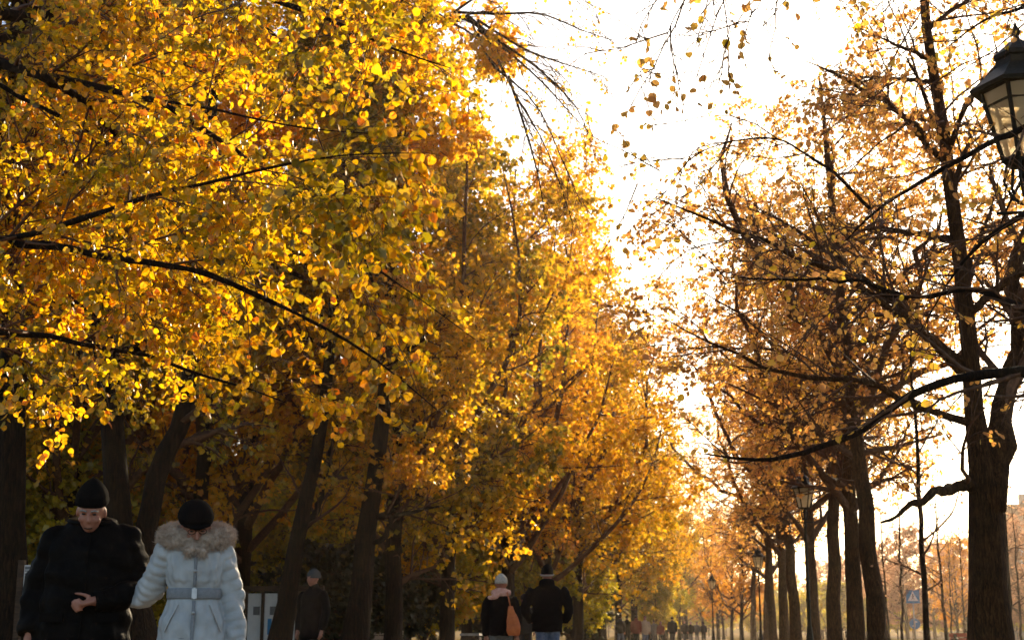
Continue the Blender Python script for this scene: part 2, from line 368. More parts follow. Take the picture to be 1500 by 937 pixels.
M['soil'] = ground_mat('park_lawn', (0.035, 0.035, 0.012), (0.09, 0.07, 0.025), (0.16, 0.09, 0.03), 9.0)
M['gravel'] = ground_mat('gravel_path', (0.16, 0.12, 0.085), (0.34, 0.27, 0.20), (0.22, 0.15, 0.09), 30.0)
M['asphalt'] = ground_mat('asphalt_road', (0.045, 0.045, 0.045), (0.07, 0.068, 0.065), (0.055, 0.05, 0.045), 20.0)
def sheet(name, x0, x1, y0, y1, z, mat, nx=6, ny=40, h=0.0):
    xs = np.linspace(x0, x1, nx); ys = np.linspace(y0, y1, ny); X, Y = np.meshgrid(xs, ys)
    Z = z + h * np.sin(X * 1.3 + 2) * np.cos(Y * 0.37)
    V = np.stack([X, Y, Z], -1).reshape(-1, 3); i = (np.arange(ny - 1)[:, None] * nx + np.arange(nx - 1)[None]).ravel()
    return link(name, mesh_np(name, V, [np.stack([i, i + 1, i + 1 + nx, i + nx], 1)], mat), kind='structure')
sheet('ground', -900, 900, -60, 1500, 0.0, M['soil'], 10, 10)
sheet('path', -3.9, 2.0, -30, 420, 0.004, M['gravel'], 8, 60)
sheet('road', 26.0, 35.0, -60, 500, 0.004, M['asphalt'], 3, 30)
for nm, x, w in (('kerb', 25.85, 0.15), ('kerb', 35.15, 0.15)):
    V, F = box_geo((x, 220, 0.06), (w, 560, 0.12)); link(nm, mesh_np(nm, V, F, M['gravel'], smooth=False), kind='structure')
nx, ny = 60, 10; xs = np.linspace(-420, 420, nx); ys = np.linspace(345, 470, ny); X, Y = np.meshgrid(xs, ys)
Z = np.sin(np.linspace(0, pi * .55, ny))[:, None] * (6.5 + 1.2 * np.sin(X * .021 + 1) + .7 * np.sin(X * .067)) - .05
i = (np.arange(ny - 1)[:, None] * nx + np.arange(nx - 1)[None]).ravel()
link('hills', mesh_np('hills', np.stack([X, Y, Z], -1).reshape(-1, 3), [np.stack([i, i + 1, i + 1 + nx, i + nx], 1)], M['soil']), kind='structure')
rng = np.random.default_rng(5)
n = 26000; P = np.empty((n, 3)); P[:, 0] = rng.uniform(-14, 9, n); P[:, 1] = rng.uniform(3, 75, n) ** 1.0; P[:, 2] = 0.006 + rng.random(n) * 0.02
D = nrm(np.stack([rng.normal(size=n), rng.normal(size=n), rng.normal(0, .25, n)], 1)); nn = np.tile([0., 0., 1.], (n, 1)) + rng.normal(0, .35, (n, 3))
nn -= (nn * D).sum(-1, keepdims=True) * D; nn = nrm(nn); sz = rng.uniform(.05, .1, n)
V, F = leaf_geo([P, D, nn, sz], TEMPL2)
lo = link('fallen_leaves', mesh_np('fallen_leaves', V, [F], M['leaf_mid'], tint=np.repeat(rng.random(n) * .8 + .1, 4), smooth=False), kind='stuff')
lo['label'] = 'scattered fallen autumn leaves lying over path and lawn'; lo['category'] = 'leaf litter'

# ------------------------------------------------------------------ left side trees
def rel(base, pts): return [tuple(at(x, y, D) - np.asarray(base)) for x, y, D in pts]
def hashn(P, f=1.3):
    return np.sin(P[:, 0] * 2.1 * f + 1.3) * np.cos(P[:, 1] * 1.7 * f + .5) + np.sin(P[:, 2] * 2.9 * f + P[:, 0] * 1.1)
def holes(P, f=1.0, th=-.55):
    a = np.sin(P[:, 0] * 5.1 * f + 2 * np.sin(P[:, 2] * 2.3 * f)) + np.sin(P[:, 1] * 4.3 * f + 1.7 * np.sin(P[:, 0] * 3.1 * f) + 1) + np.sin(P[:, 2] * 5.7 * f + 1.5 * np.sin(P[:, 1] * 2.9 * f) + 2)
    return a > th
# the near lime beside the couple: its trunk stands just left of the frame
b = np.array([-6.3, 10.8, 0.0])
def env_L0(P):
    w = hashn(P) * 0.28
    low = 1.95 + 0.12 * np.clip(P[:, 0] + 4.2, -2, 2) + 0.22 * hashn(P, 2.1)
    return (P[:, 0] < -1.75 + w + .13 * np.maximum(10.8 - P[:, 1], 0)) & (P[:, 2] > low) & (P[:, 2] < 9.5) & (P[:, 1] > 5.5) & holes(P, 1.0, -1.35)
L0_limbs = [(rel(b, [(-150, 60, 10.6), (0, 102, 9.6), (60, 112, 9.4), (110, 142, 9.2), (180, 130, 9.0), (250, 142, 8.6), (420, 190, 8.0), (600, 200, 7.4)]), [.07, .055, .05, .045, .028, .02, .012, .006]),
            (rel(b, [(60, 112, 9.4), (130, 150, 9.6), (190, 220, 9.8), (215, 270, 10), (205, 320, 10.2)]), [.04, .038, .03, .02, .01]),
            (rel(b, [(-140, 40, 10.6), (0, 128, 10.2), (80, 165, 10), (140, 190, 9.9), (240, 300, 9.8), (330, 420, 9.6)]), [.05, .028, .024, .02, .014, .008]),
            (rel(b, [(215, 145, 9.0), (260, 155, 8.8), (320, 200, 8.6), (430, 300, 8.4), (560, 400, 8.2), (700, 500, 8.4)]), [.03, .028, .024, .018, .012, .006]),
            (rel(b, [(-180, 380, 10.6), (0, 360, 9.6), (180, 380, 8.6), (380, 420, 7.9), (560, 520, 7.8), (640, 600, 8)]), [.06, .045, .035, .026, .014, .007]),
            (rel(b, [(-180, 480, 10.6), (-40, 480, 9.8), (120, 500, 9.2), (280, 540, 9.0), (420, 590, 9.0)]), [.05, .04, .03, .02, .008]),
            (rel(b, [(-180, 370, 10.6), (60, 345, 9.0), (210, 285, 8.0), (330, 268, 7.3), (500, 215, 6.7), (640, 225, 6.3)]), [.045, .03, .022, .016, .01, .004]),
            (rel(b, [(-180, -60, 10.6), (120, -90, 9.6), (380, 0, 9.0), (560, 60, 8.6), (660, 100, 8.6)]), [.06, .045, .03, .018, .007]),
            (rel(b, [(-180, -160, 10.6), (60, -200, 11.4), (300, -120, 12), (520, -40, 12.4), (660, 40, 12.6)]), [.06, .045, .03, .018, .007])]
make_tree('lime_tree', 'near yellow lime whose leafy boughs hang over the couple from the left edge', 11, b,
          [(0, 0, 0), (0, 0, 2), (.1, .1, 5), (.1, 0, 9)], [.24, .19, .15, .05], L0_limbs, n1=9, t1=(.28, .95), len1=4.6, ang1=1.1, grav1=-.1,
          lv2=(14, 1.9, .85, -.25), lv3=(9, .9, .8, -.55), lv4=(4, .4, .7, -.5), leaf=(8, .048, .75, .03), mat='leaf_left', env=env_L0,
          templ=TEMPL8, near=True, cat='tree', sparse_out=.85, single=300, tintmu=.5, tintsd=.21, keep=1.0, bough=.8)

def env_row(xe, k=.36, zmin=2.2, ztop=13.5, amp=.5):
    """crown edge of the left row toward the path"""
    def f(P):
        z = P[:, 2]; w = hashn(P, .8) * amp * .5
        return (P[:, 0] < np.maximum(-k * (z - .85), 0) * 0 + np.where(z > 4.0, -k * (z - .85), xe + w * .3) + w) & (z > zmin + w * .8) & (z < ztop) & holes(P, .7, -1.4)
    return f
b = onground(12, 16)
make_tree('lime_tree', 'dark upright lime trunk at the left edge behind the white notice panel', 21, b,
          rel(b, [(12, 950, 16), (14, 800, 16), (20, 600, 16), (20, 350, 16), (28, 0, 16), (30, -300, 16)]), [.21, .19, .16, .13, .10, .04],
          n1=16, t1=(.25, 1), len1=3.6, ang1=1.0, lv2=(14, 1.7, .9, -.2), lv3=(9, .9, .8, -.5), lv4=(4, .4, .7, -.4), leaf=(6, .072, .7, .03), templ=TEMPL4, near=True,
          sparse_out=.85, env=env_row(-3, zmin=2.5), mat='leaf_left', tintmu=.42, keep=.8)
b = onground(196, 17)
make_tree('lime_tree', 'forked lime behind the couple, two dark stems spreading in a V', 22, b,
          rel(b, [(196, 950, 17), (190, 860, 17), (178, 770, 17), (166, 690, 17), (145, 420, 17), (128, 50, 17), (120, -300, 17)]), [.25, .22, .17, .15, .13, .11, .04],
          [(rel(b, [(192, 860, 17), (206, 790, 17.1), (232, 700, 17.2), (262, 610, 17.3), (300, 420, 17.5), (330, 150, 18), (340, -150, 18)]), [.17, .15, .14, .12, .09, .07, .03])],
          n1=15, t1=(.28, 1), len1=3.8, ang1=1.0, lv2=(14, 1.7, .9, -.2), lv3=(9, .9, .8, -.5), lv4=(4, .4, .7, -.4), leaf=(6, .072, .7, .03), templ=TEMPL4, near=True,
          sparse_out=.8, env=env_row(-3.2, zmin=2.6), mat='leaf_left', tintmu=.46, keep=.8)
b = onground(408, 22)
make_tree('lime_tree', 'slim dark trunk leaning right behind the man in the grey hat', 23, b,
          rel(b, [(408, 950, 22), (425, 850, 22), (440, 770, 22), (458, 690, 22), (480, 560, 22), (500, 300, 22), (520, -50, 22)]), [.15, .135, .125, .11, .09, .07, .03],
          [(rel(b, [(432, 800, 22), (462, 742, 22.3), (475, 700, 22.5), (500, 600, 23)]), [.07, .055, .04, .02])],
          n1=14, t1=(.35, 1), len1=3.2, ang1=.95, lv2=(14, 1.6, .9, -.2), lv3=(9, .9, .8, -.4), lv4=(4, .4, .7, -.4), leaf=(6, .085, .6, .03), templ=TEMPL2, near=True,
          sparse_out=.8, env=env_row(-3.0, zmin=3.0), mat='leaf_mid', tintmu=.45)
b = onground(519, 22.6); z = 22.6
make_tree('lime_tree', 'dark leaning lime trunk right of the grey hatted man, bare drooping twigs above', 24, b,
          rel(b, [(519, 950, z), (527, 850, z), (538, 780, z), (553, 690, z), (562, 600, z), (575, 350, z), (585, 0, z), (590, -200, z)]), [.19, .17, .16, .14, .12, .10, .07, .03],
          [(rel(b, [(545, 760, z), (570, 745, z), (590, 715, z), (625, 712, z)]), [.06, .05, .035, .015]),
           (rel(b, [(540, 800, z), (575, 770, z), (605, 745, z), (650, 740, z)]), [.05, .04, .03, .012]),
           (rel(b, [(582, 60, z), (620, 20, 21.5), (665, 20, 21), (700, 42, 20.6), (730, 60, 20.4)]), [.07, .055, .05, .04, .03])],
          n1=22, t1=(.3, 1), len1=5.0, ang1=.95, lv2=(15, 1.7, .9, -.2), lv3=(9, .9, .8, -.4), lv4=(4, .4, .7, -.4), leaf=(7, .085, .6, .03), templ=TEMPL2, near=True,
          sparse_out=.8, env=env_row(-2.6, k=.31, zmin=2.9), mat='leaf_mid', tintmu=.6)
leanroot = bpy.data.objects['lime_tree.004'] if 'lime_tree.004' in bpy.data.objects else None
# the fan of bare drooping branches of that tree
arcs = [[(665, 18), (740, 22), (790, 15), (850, 45), (900, 60)], [(700, 30), (770, 75), (830, 95), (885, 112)], [(700, 44), (750, 80), (800, 125), (838, 170), (862, 192)],
        [(700, 50), (716, 100), (745, 112), (790, 152), (822, 232), (852, 300)], [(730, 60), (790, 100), (850, 160), (872, 230)], [(668, 16), (720, -20), (800, -30), (870, 10)],
        [(716, 60), (760, 150), (800, 210), (840, 330)], [(745, 112), (770, 190), (790, 260), (800, 330)]]
r4 = np.random.default_rng(9); AP, AR = [], []
for k, a in enumerate(arcs):
    q, rr = resample([at(x, y, 20.4 - .25 * i + (k % 3) * .3) - b for i, (x, y) in enumerate(a)], np.linspace(.024, .005, len(a)), 10, 1); AP.append(q); AR.append(rr)
AP, AR = np.array(AP), np.array(AR)
S1, SR1, _ = spawn(r4, AP, AR, 13, .12, 1, 1.2, .5, 6, -.9, .13, rs=.6, rmin=.006)
S2, SR2, _ = spawn(r4, S1, SR1, 6, .15, 1, .55, .5, 5, -.9, .14, rs=.7, rmin=.0045)
if leanroot:
    for q, rr in zip(AP, AR): part('limb', tubes_geo(q[None], rr[None], 6, cap=True), M['bark'], leanroot, smooth=True)
    V, F = merge([tubes_geo(S1, SR1, 3), tubes_geo(S2, SR2, 3)]); link('twig_fan', mesh_np('twig_fan', V, F, M['twig']), leanroot, kind='stuff')
    lv = leaves_on(r4, S2, 2, .06, .8, .02, keep=.5); V, F = leaf_geo(lv, TEMPL2)
    link('crown', mesh_np('crown', V, [F], M['leaf_mid'], tint=np.repeat(r4.random(len(lv[0])) * .5 + .4, 4)), leanroot, kind='stuff')

# grown-up trees of the far rows: a few kinds, copied
def proto(name, seed, H, rad, zb, mat, dens, lsz, tr, barkm='bark', tintmu=.5, hang=.6, n1=16, templ=TEMPL2, lv4=None, loc=(0, 0, 0), label='', group=None, cat='tree', lean=.3, grav=-.1, m=(9, 7), twl=.8, leaders=6, lift=0.0, tw=1.0, k4=2, ang=.95, keep=1.0):
    rr_ = np.random.default_rng(seed); c = np.array([0, 0, (H + zb) / 2]); base = np.array(loc, float)
    ph = rr_.random(6) * 6
    def env(P):
        q = (P - base - c) / np.array([rad, rad, (H - zb) / 2]); az = np.arctan2(q[:, 1], q[:, 0])
        lim = 1 + .13 * np.sin(3 * az + ph[0] + 3 * q[:, 2]) + .1 * np.sin(5 * az + ph[1] - 5 * q[:, 2]) + .07 * np.sin(9 * q[:, 2] + ph[2])
        return (np.abs(q ** 2).sum(-1) < lim ** 2) & holes(P, .55, -1.7)
    lx, ly = rr_.normal(0, lean, 2); lead = []
    for i in range(leaders):
        az = (i + rr_.random() * .6) / leaders * 2 * pi; z0 = H * rr_.uniform(.16, .34) + lift; o_ = rad * rr_.uniform(.42, .8); tp = H * rr_.uniform(.78, .97)
        e = np.array([cos(az), sin(az), 0]); lead.append(([np.array([lx * .3, ly * .3, z0]), e * o_ * .62 + [0, 0, z0 + H * .12], e * o_ + [0, 0, (z0 + tp) / 2 + H * .02], e * o_ * .95 + [rr_.normal(0, .3), rr_.normal(0, .3), tp - lift - .4]], [tr * .55, tr * .42, tr * .25, tr * .06]))
    return make_tree(name, label, seed, base, [(0, 0, 0), (lx * .2, ly * .2, H * .25), (lx * .7, ly * .7, H * .6), (lx, ly, H * .94)], [tr, tr * .82, tr * .5, tr * .12], lead,
                     n1=n1, t1=(max(zb / H * .9, .12), 1), len1=rad * 1.55, ang1=ang, grav1=.12, lv2=(m[0], rad * .48, .85, grav), lv3=(m[1], twl, .8, grav * 2), lv4=lv4,
                     leaf=(dens, lsz, hang, .03), mat=mat, barkm=barkm, env=env, templ=templ, group=group, cat=cat, tintmu=tintmu, sides=8, tw=tw, k4=k4, keep=keep)
GL = 'lime trees of the left row'; GW = 'trees in the wood behind the left row'
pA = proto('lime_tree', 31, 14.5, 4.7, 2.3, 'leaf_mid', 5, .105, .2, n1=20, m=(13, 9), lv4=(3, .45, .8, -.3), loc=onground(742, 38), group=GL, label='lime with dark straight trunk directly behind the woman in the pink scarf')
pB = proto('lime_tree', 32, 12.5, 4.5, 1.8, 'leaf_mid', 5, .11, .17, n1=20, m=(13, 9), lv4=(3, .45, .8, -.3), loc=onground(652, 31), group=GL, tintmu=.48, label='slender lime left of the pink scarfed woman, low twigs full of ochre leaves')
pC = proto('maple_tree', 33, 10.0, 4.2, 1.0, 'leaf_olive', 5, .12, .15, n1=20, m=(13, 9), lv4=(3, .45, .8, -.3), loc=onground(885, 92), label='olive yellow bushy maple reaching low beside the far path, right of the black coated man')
rng = np.random.default_rng(77)
row = [(574, 27, pB, 'lime just right of the dark leaning trunk, crown under the bare twigs'), (484, 40, pB, 'dark lime trunk half hidden between the two leaning trunks'), (684, 50, pA, 'narrow dark trunk just left of the pink scarfed woman'),
       (352, 30, pA, 'trunk right of the woman in the pale coat, in front of the white boards'), (292, 26, pB, 'thin straight trunk rising right above the woman in the black cap'),
       (770, 56, pB, 'lime behind the gap between the strolling pair'), (800, 47, pA, 'lime whose crown rises over the man with the black coat'),
       (845, 54, pB, 'lime right of the black coated man with an orange crown'), (876, 66, pA, 'lime of the left row over the olive bushes'),
       (905, 78, pB, 'lime of the left row above the group of four walkers'), (930, 92, pA, 'lime of the left row farther than the group of four'),
       (952, 108, pB, 'lime of the left row with orange top near the sky gap'), (975, 128, pA, 'small looking lime near the end of the left row'), (995, 158, pB, 'last lime at the end of the left row')]
for px, D, p, lab in row:
    copy_tree(p, onground(px, D), rng.random() * 6.28, rng.uniform(.95, 1.08) * (1.0 if D < 52 else 1.17), lab, GL)
for px, D, lab in [(930, 108, 'olive maple shrubbery tree behind the group of four'), (958, 124, 'yellow green maple at the far left of the path end'), (975, 145, 'pale green maple where the path vanishes'),
                   (832, 84, 'olive maple left of the low sunlit shrubs'), (700, 62, 'olive maple behind the narrow trunks by the litter bin'), (1000, 190, 'tiny olive maple closing the path end')]:
    copy_tree(pC, onground(px, D), rng.random() * 6, rng.uniform(.85, 1.1), lab)
k = 0
for (X0, Y0) in [(-12, 24), (-15, 33), (-13, 42), (-19, 28), (-18, 46), (-14, 54), (-22, 38), (-25, 55), (-13, 68), (-18, 75), (-27, 70), (-34, 60), (-14, 88), (-22, 95), (-33, 90), (-42, 80), (-16, 115), (-28, 120), (-12, 140), (-45, 110), (-20, 160), (-50, 65), (-36, 45)]:
    copy_tree([pA, pB, pC][k % 3], (X0 + rng.normal() * .8, Y0 + rng.normal(), 0), rng.random() * 6, rng.uniform(.85, 1.12), 'leafy autumn tree in the wood behind the left row', GW, 'tree'); k += 1

# low dark shrubs under the wood
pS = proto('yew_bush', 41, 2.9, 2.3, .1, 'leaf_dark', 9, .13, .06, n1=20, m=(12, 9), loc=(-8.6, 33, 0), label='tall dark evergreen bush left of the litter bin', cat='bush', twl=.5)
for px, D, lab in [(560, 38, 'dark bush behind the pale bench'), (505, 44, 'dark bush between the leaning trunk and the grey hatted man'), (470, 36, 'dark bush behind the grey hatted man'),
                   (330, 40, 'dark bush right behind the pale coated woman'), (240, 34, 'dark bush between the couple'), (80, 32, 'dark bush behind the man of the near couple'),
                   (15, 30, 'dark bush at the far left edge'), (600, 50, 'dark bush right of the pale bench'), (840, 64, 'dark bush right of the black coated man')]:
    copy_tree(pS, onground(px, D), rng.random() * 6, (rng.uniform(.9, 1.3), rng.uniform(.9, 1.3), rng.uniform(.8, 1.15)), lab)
pT = proto('hazel_bush', 42, 4.2, 2.3, .3, 'leaf_olive', 8, .11, .06, n1=18, m=(12, 8), loc=onground(838, 60), label='sunlit yellow green hazel bush beside the black coated man', cat='bush', tintmu=.55, twl=.6)
for px, D, lab in [(620, 40, 'ochre hazel bush behind the pale bench'), (300, 33, 'hazel bush above the pale coated woman'), (110, 26, 'yellow hazel bush above the hat of the near man'),
                   (225, 28, 'yellow hazel bush seen in the gap between the near couple'), (962, 106, 'yellow hazel bush right of the group of four'), (410, 35, 'hazel bush behind the white boards'), (760, 48, 'hazel bush behind the strolling pair'), (20, 24, 'yellow hazel bush at the left edge over the notice panel')]:
    copy_tree(pT, onground(px, D), rng.random() * 6, rng.uniform(.85, 1.15), lab)

for i in range(26):
    copy_tree(pT if i % 3 else pS, (-9 - i * 1.9 + rng.normal() * .5, 62 + (i % 4) * 9 + i * 1.2, 0), rng.random() * 6, rng.uniform(.9, 1.3), 'low bush in the hedge deep in the wood on the left', 'bushes closing the wood on the left')
for px, D in [(1235, 125), (1262, 140), (1290, 132), (1315, 150), (1338, 142), (1362, 155), (1388, 146), (1412, 138), (1436, 150), (1462, 142), (1490, 150), (1515, 145), (1190, 150), (1150, 165), (1110, 170), (1210, 140), (1170, 150)]:
    copy_tree(pT, onground(px, D), rng.random() * 6, rng.uniform(1.0, 1.3), 'low bush in the hedge across the far street on the right', 'bushes across the far street')
rng = np.random.default_rng(99)
for i in range(64):
    px = -60 + i * 27 + rng.normal() * 8; D = rng.uniform(215, 330)
    copy_tree(pT, onground(px + 9, D - 10), rng.random() * 6, rng.uniform(1.5, 1.9), 'rounded bush under the far line of woodland', 'bushes on the horizon')
    copy_tree([pA, pB, pC][i % 3], onground(px, D), rng.random() * 6, rng.uniform(.55, .85), 'hazy tree in the far line of woodland on the horizon', 'far trees on the horizon')
# ------------------------------------------------------------------ right side trees
GR = 'lime trees of the right row'
def env_R1(P):
    w = hashn(P, .9) * .4
    return (P[:, 0] > -1.6 + w + 1.7 * np.clip(P[:, 2] - 5.5, 0, 2.2)) & (P[:, 2] > 2.7 + .3 * w)
b = onground(1450, 15.6); z = 15.6
make_tree('lime_tree', 'thickest trunk at the right, splitting into two stems with sparse rusty leaves', 51, b,
          rel(b, [(1452, 950, z), (1447, 860, z), (1447, 740, z), (1440, 690, z), (1428, 600, z), (1420, 500, z), (1408, 380, z), (1386, 240, z), (1366, 120, z), (1357, 0, z), (1345, -250, z)]),
          [.19, .185, .185, .14, .10, .09, .08, .07, .06, .05, .02],
          [(rel(b, [(1450, 745, z), (1468, 660, z), (1480, 560, z + .2), (1502, 430, z + .4), (1530, 230, z + .5), (1550, -50, z + .5)]), [.17, .13, .11, .09, .07, .03]),
           (rel(b, [(1436, 720, z), (1402, 702, 15.3), (1380, 722, 15), (1340, 738, 14.8), (1290, 765, 14.6)]), [.07, .055, .045, .035, .012]),
           (rel(b, [(1425, 560, z), (1370, 500, 15.5), (1290, 430, 15), (1180, 380, 14.5), (1060, 330, 14), (960, 290, 13.8)]), [.06, .045, .035, .028, .018, .006]),
           (rel(b, [(1428, 620, z), (1360, 600, 15.5), (1260, 560, 15.5), (1120, 540, 15), (980, 470, 15)]), [.05, .04, .03, .02, .006]),
           (rel(b, [(1386, 240, z), (1300, 150, 15.3), (1230, 110, 15), (1180, 90, 15)]), [.04, .03, .018, .006])],
          n1=15, t1=(.3, 1), len1=4.4, ang1=1.1, grav1=-.1, lv2=(12, 1.8, .8, -.3), lv3=(8, .9, .7, -.35), lv4=(4, .4, .6, -.4), leaf=(4, .056, 1.0, .03), templ=TEMPL4, near=True,
          sparse_out=.7, env=env_R1, k4=3, tw=1.5, mat='leaf_right', barkm='bark_red', tintmu=.4, sides=22, keep=.42, single=150)
def env_R0(P):
    w = hashn(P, 1.4) * .3
    return (P[:, 0] > -.9 + w) & (P[:, 2] > 1.9 + .3 * w) & (P[:, 2] < 9)
b = np.array([3.0, 9.6, 0.0])
R0_limbs = [(rel(b, [(1690, 600, 9.5), (1500, 537, 9.2), (1412, 530, 9.1), (1370, 548, 9), (1312, 590, 9), (1250, 632, 9), (1190, 675, 9), (1125, 688, 8.9), (1070, 676, 8.9), (1030, 664, 8.9)]), [.06, .045, .042, .04, .036, .034, .032, .028, .016, .01]),
            (rel(b, [(1690, 500, 9.5), (1500, 446, 9.2), (1450, 427, 9.1), (1400, 420, 9.1), (1330, 437, 9.1), (1250, 425, 9)]), [.05, .038, .03, .026, .022, .01]),
            (rel(b, [(1330, 437, 9.1), (1280, 412, 9), (1150, 410, 8.9), (1050, 406, 8.9)]), [.02, .018, .014, .006]),
            (rel(b, [(1690, 60, 9.5), (1560, 150, 9.4), (1450, 206, 9.3), (1382, 251, 9.3), (1312, 284, 9.3), (1272, 310, 9.3), (1240, 352, 9.3)]), [.05, .034, .027, .024, .02, .018, .01]),
            (rel(b, [(1275, 306, 9.3), (1190, 228, 9.2), (1150, 205, 9.2), (1108, 198, 9.1), (1050, 212, 9.1), (980, 240, 9), (905, 286, 9)]), [.014, .012, .010, .009, .007, .005, .003]),
            (rel(b, [(1690, 250, 9.5), (1500, 322, 9.4), (1440, 350, 9.4), (1395, 400, 9.5), (1340, 500, 9.6)]), [.04, .028, .022, .014, .006]),
            (rel(b, [(1640, -150, 9.5), (1530, 200, 10.3), (1465, 330, 10.6)]), [.05, .035, .012]),
            (rel(b, [(1690, -350, 9), (1400, -230, 8.4), (1200, -110, 8), (1060, -60, 7.8), (960, -40, 7.7)]), [.04, .03, .02, .012, .006]),
            (rel(b, [(1300, -160, 8.2), (1150, -40, 8), (1090, 10, 7.9), (1060, 70, 7.9)]), [.02, .01, .006, .003]),
            (rel(b, [(1180, -140, 8), (1040, -60, 7.8), (985, 30, 7.7), (955, 110, 7.7)]), [.02, .010, .006, .003]),
            (rel(b, [(1640, -60, 9.5), (1500, 10, 9.2), (1440, 30, 9.1), (1400, 60, 9.1), (1380, 75, 9.1)]), [.03, .016, .013, .01, .004])]
make_tree('lime_tree', 'near lime at the right edge sending long dark bare boughs across the frame', 52, b,
          [(0, 0, 0), (0, 0, 2), (-.05, .1, 5), (0, 0, 8.5)], [.24, .2, .16, .05], R0_limbs, n1=2, t1=(.6, .95), len1=3, ang1=1.0, grav1=.1,
          lv2=(10, 1.1, .75, -.15), lv3=(7, .55, .7, -.3), leaf=(4, .046, .9, .012), templ=TEMPL8, near=True, env=env_R0,
          mat='leaf_right', barkm='bark', tintmu=.7, sides=18, keep=.22, single=300, tw=1.35, bough=.85)
kw = dict(barkm='bark_red', tintmu=.4, hang=.9, n1=20, lv4=(3, .45, .6, -.3), templ=TEMPL2, m=(12, 8), twl=1.0, grav=-.2, lift=1.3, tw=1.6, leaders=4, ang=1.2, keep=.5)
pR = proto('lime_tree', 61, 11.8, 5.4, 4.1, 'leaf_right', 6, .078, .17, loc=onground(1288, 25.7), group=GR, label='first trunk left of the thickest right-hand trunk, slim and dark', **kw)
pQ = proto('lime_tree', 62, 11.6, 5.3, 4.0, 'leaf_right', 6, .082, .18, loc=onground(1256, 29.7), group=GR, label='second trunk left of the thickest right-hand trunk, close beside the first', **kw)
for px, D, p, lab in [(1220, 35.6, pR, 'third trunk left of the thickest right-hand trunk, broad and lit on one side'), (1192, 46, pQ, 'fourth trunk left of the thickest right-hand trunk, behind the lamp post'),
                      (1166, 52, pR, 'broad trunk left of the tall lamp post'), (1150, 60, pQ, 'trunk left of the broad one, right row'), (1133, 72, pR, 'trunk between the second and third lamp posts'),
                      (1122, 84, pQ, 'right row trunk just right of the smaller lamp post'), (1104, 100, pR, 'right row trunk just left of the smaller lamp post')]:
    copy_tree(p, onground(px, D), rng.random() * 6.28, rng.uniform(1.04, 1.12) * (1.0 if D < 50 else 1.12), lab, GR)
pO = proto('beech_tree', 63, 11, 4.0, 1.4, 'leaf_orange', 9, .13, .16, n1=18, m=(11, 8), loc=onground(1086, 112), label='bright orange beech closing the right row behind the smaller lamp')
for px, D, sc_, lab in [(1072, 135, 1, 'orange beech near the end of the right row'), (1060, 165, 1, 'farthest orange beech of the right row'), (1403, 88, .62, 'round bright orange tree standing in the open left of the thickest trunk'), (1030, 190, 1.3, 'orange beech at the vanishing point of the path'), (1052, 158, 1.25, 'tall orange beech closing the far end of the path on the right'), (1006, 172, 1.35, 'broad beech closing the far end of the path on the left')]:
    copy_tree(pO, onground(px, D), rng.random() * 6, sc_, lab)
pP = proto('oak_tree', 64, 9.5, 4.6, .6, 'leaf_pink', 8, .16, .16, n1=18, m=(11, 8), loc=onground(1330, 118), label='hazy russet oak behind the crossing sign', tintmu=.5)
for px, D, sc_, lab in [(1370, 125, .9, 'russet oak right of the crossing sign'), (1418, 120, .9, 'russet oak behind the round orange tree'), (1300, 135, .95, 'russet oak seen between the right row trunks'), (1478, 105, .95, 'russet oak in front of the roof at the right edge'),
                        (1520, 100, 1, 'russet oak cut by the right edge'), (1270, 150, .9, 'russet oak deep behind the right row'), (1240, 160, 1, 'far russet oak behind the right row trunks'), (1205, 170, 1, 'farthest russet oak behind the right row')]:
    copy_tree(pP, onground(px, D), rng.random() * 6, sc_, lab)
# young staked trees without leaves
def young(seed, H, tr, loc, label, px=None):
    return proto('young_tree', seed, H, 1.3, 1.6, 'leaf_pink', 1, .05, tr, n1=20, m=(6, 4), leaders=0, loc=loc, label=label, group='young bare trees on the right', twl=.4, grav=.3, lean=.08)
y1 = young(71, 7.0, .055, onground(1357, 24), 'young bare tree with dark stem left of the thickest trunk')
y2 = young(72, 6.0, .045, onground(1482, 34), 'young thin tree right of the thickest trunk')
for px, D, lab in [(1322, 40, 'thin young tree just right of the row trunks'), (1302, 52, 'thinnest young tree touching the row trunks'), (1386, 44, 'young tree just right of the dark young stem'), (1394, 58, 'young tree in front of the round orange tree'), (1413, 62, 'young tree beside the red litter bin'), (1462, 60, 'young tree behind the thickest trunk'), (1496, 50, 'young tree at the right edge')]:
    copy_tree(y1 if rng.random() < .5 else y2, onground(px, D), rng.random() * 6, rng.uniform(.85, 1.1), lab)


# ------------------------------------------------------------------ more materials
M['skin'] = noisy('skin', (0.34, 0.13, 0.075), (0.44, 0.19, 0.12), 30, 0.5, 0.1, spec=0.4)
M['black_wool'] = noisy('black_wool', (0.004, 0.003, 0.0025), (0.010, 0.008, 0.007), 180, 0.95, 0.5, dist=.004, spec=.05)
M['black_coat'] = noisy('black_waxed_cloth', (0.003, 0.0021, 0.0015), (0.007, 0.005, 0.0038), 12, 0.65, 0.35, dist=.03, spec=.06)
M['dark_coat'] = noisy('dark_nylon', (0.004, 0.004, 0.004), (0.011, 0.010, 0.010), 14, 0.6, 0.35, dist=.03)
M['pale_coat'] = noisy('pale_blue_quilt', (0.36, 0.37, 0.365), (0.50, 0.505, 0.49), 9, 0.6, 0.5, dist=.02, spec=.35)
M['pale_trim'] = noisy('pale_grey_trim', (0.2, 0.205, 0.21), (0.27, 0.275, 0.28), 60, 0.7, 0.3, dist=.004)
M['fur'] = noisy('tan_fur', (0.40, 0.29, 0.21), (0.66, 0.52, 0.40), 25, 0.9, 0.8, dist=.02)
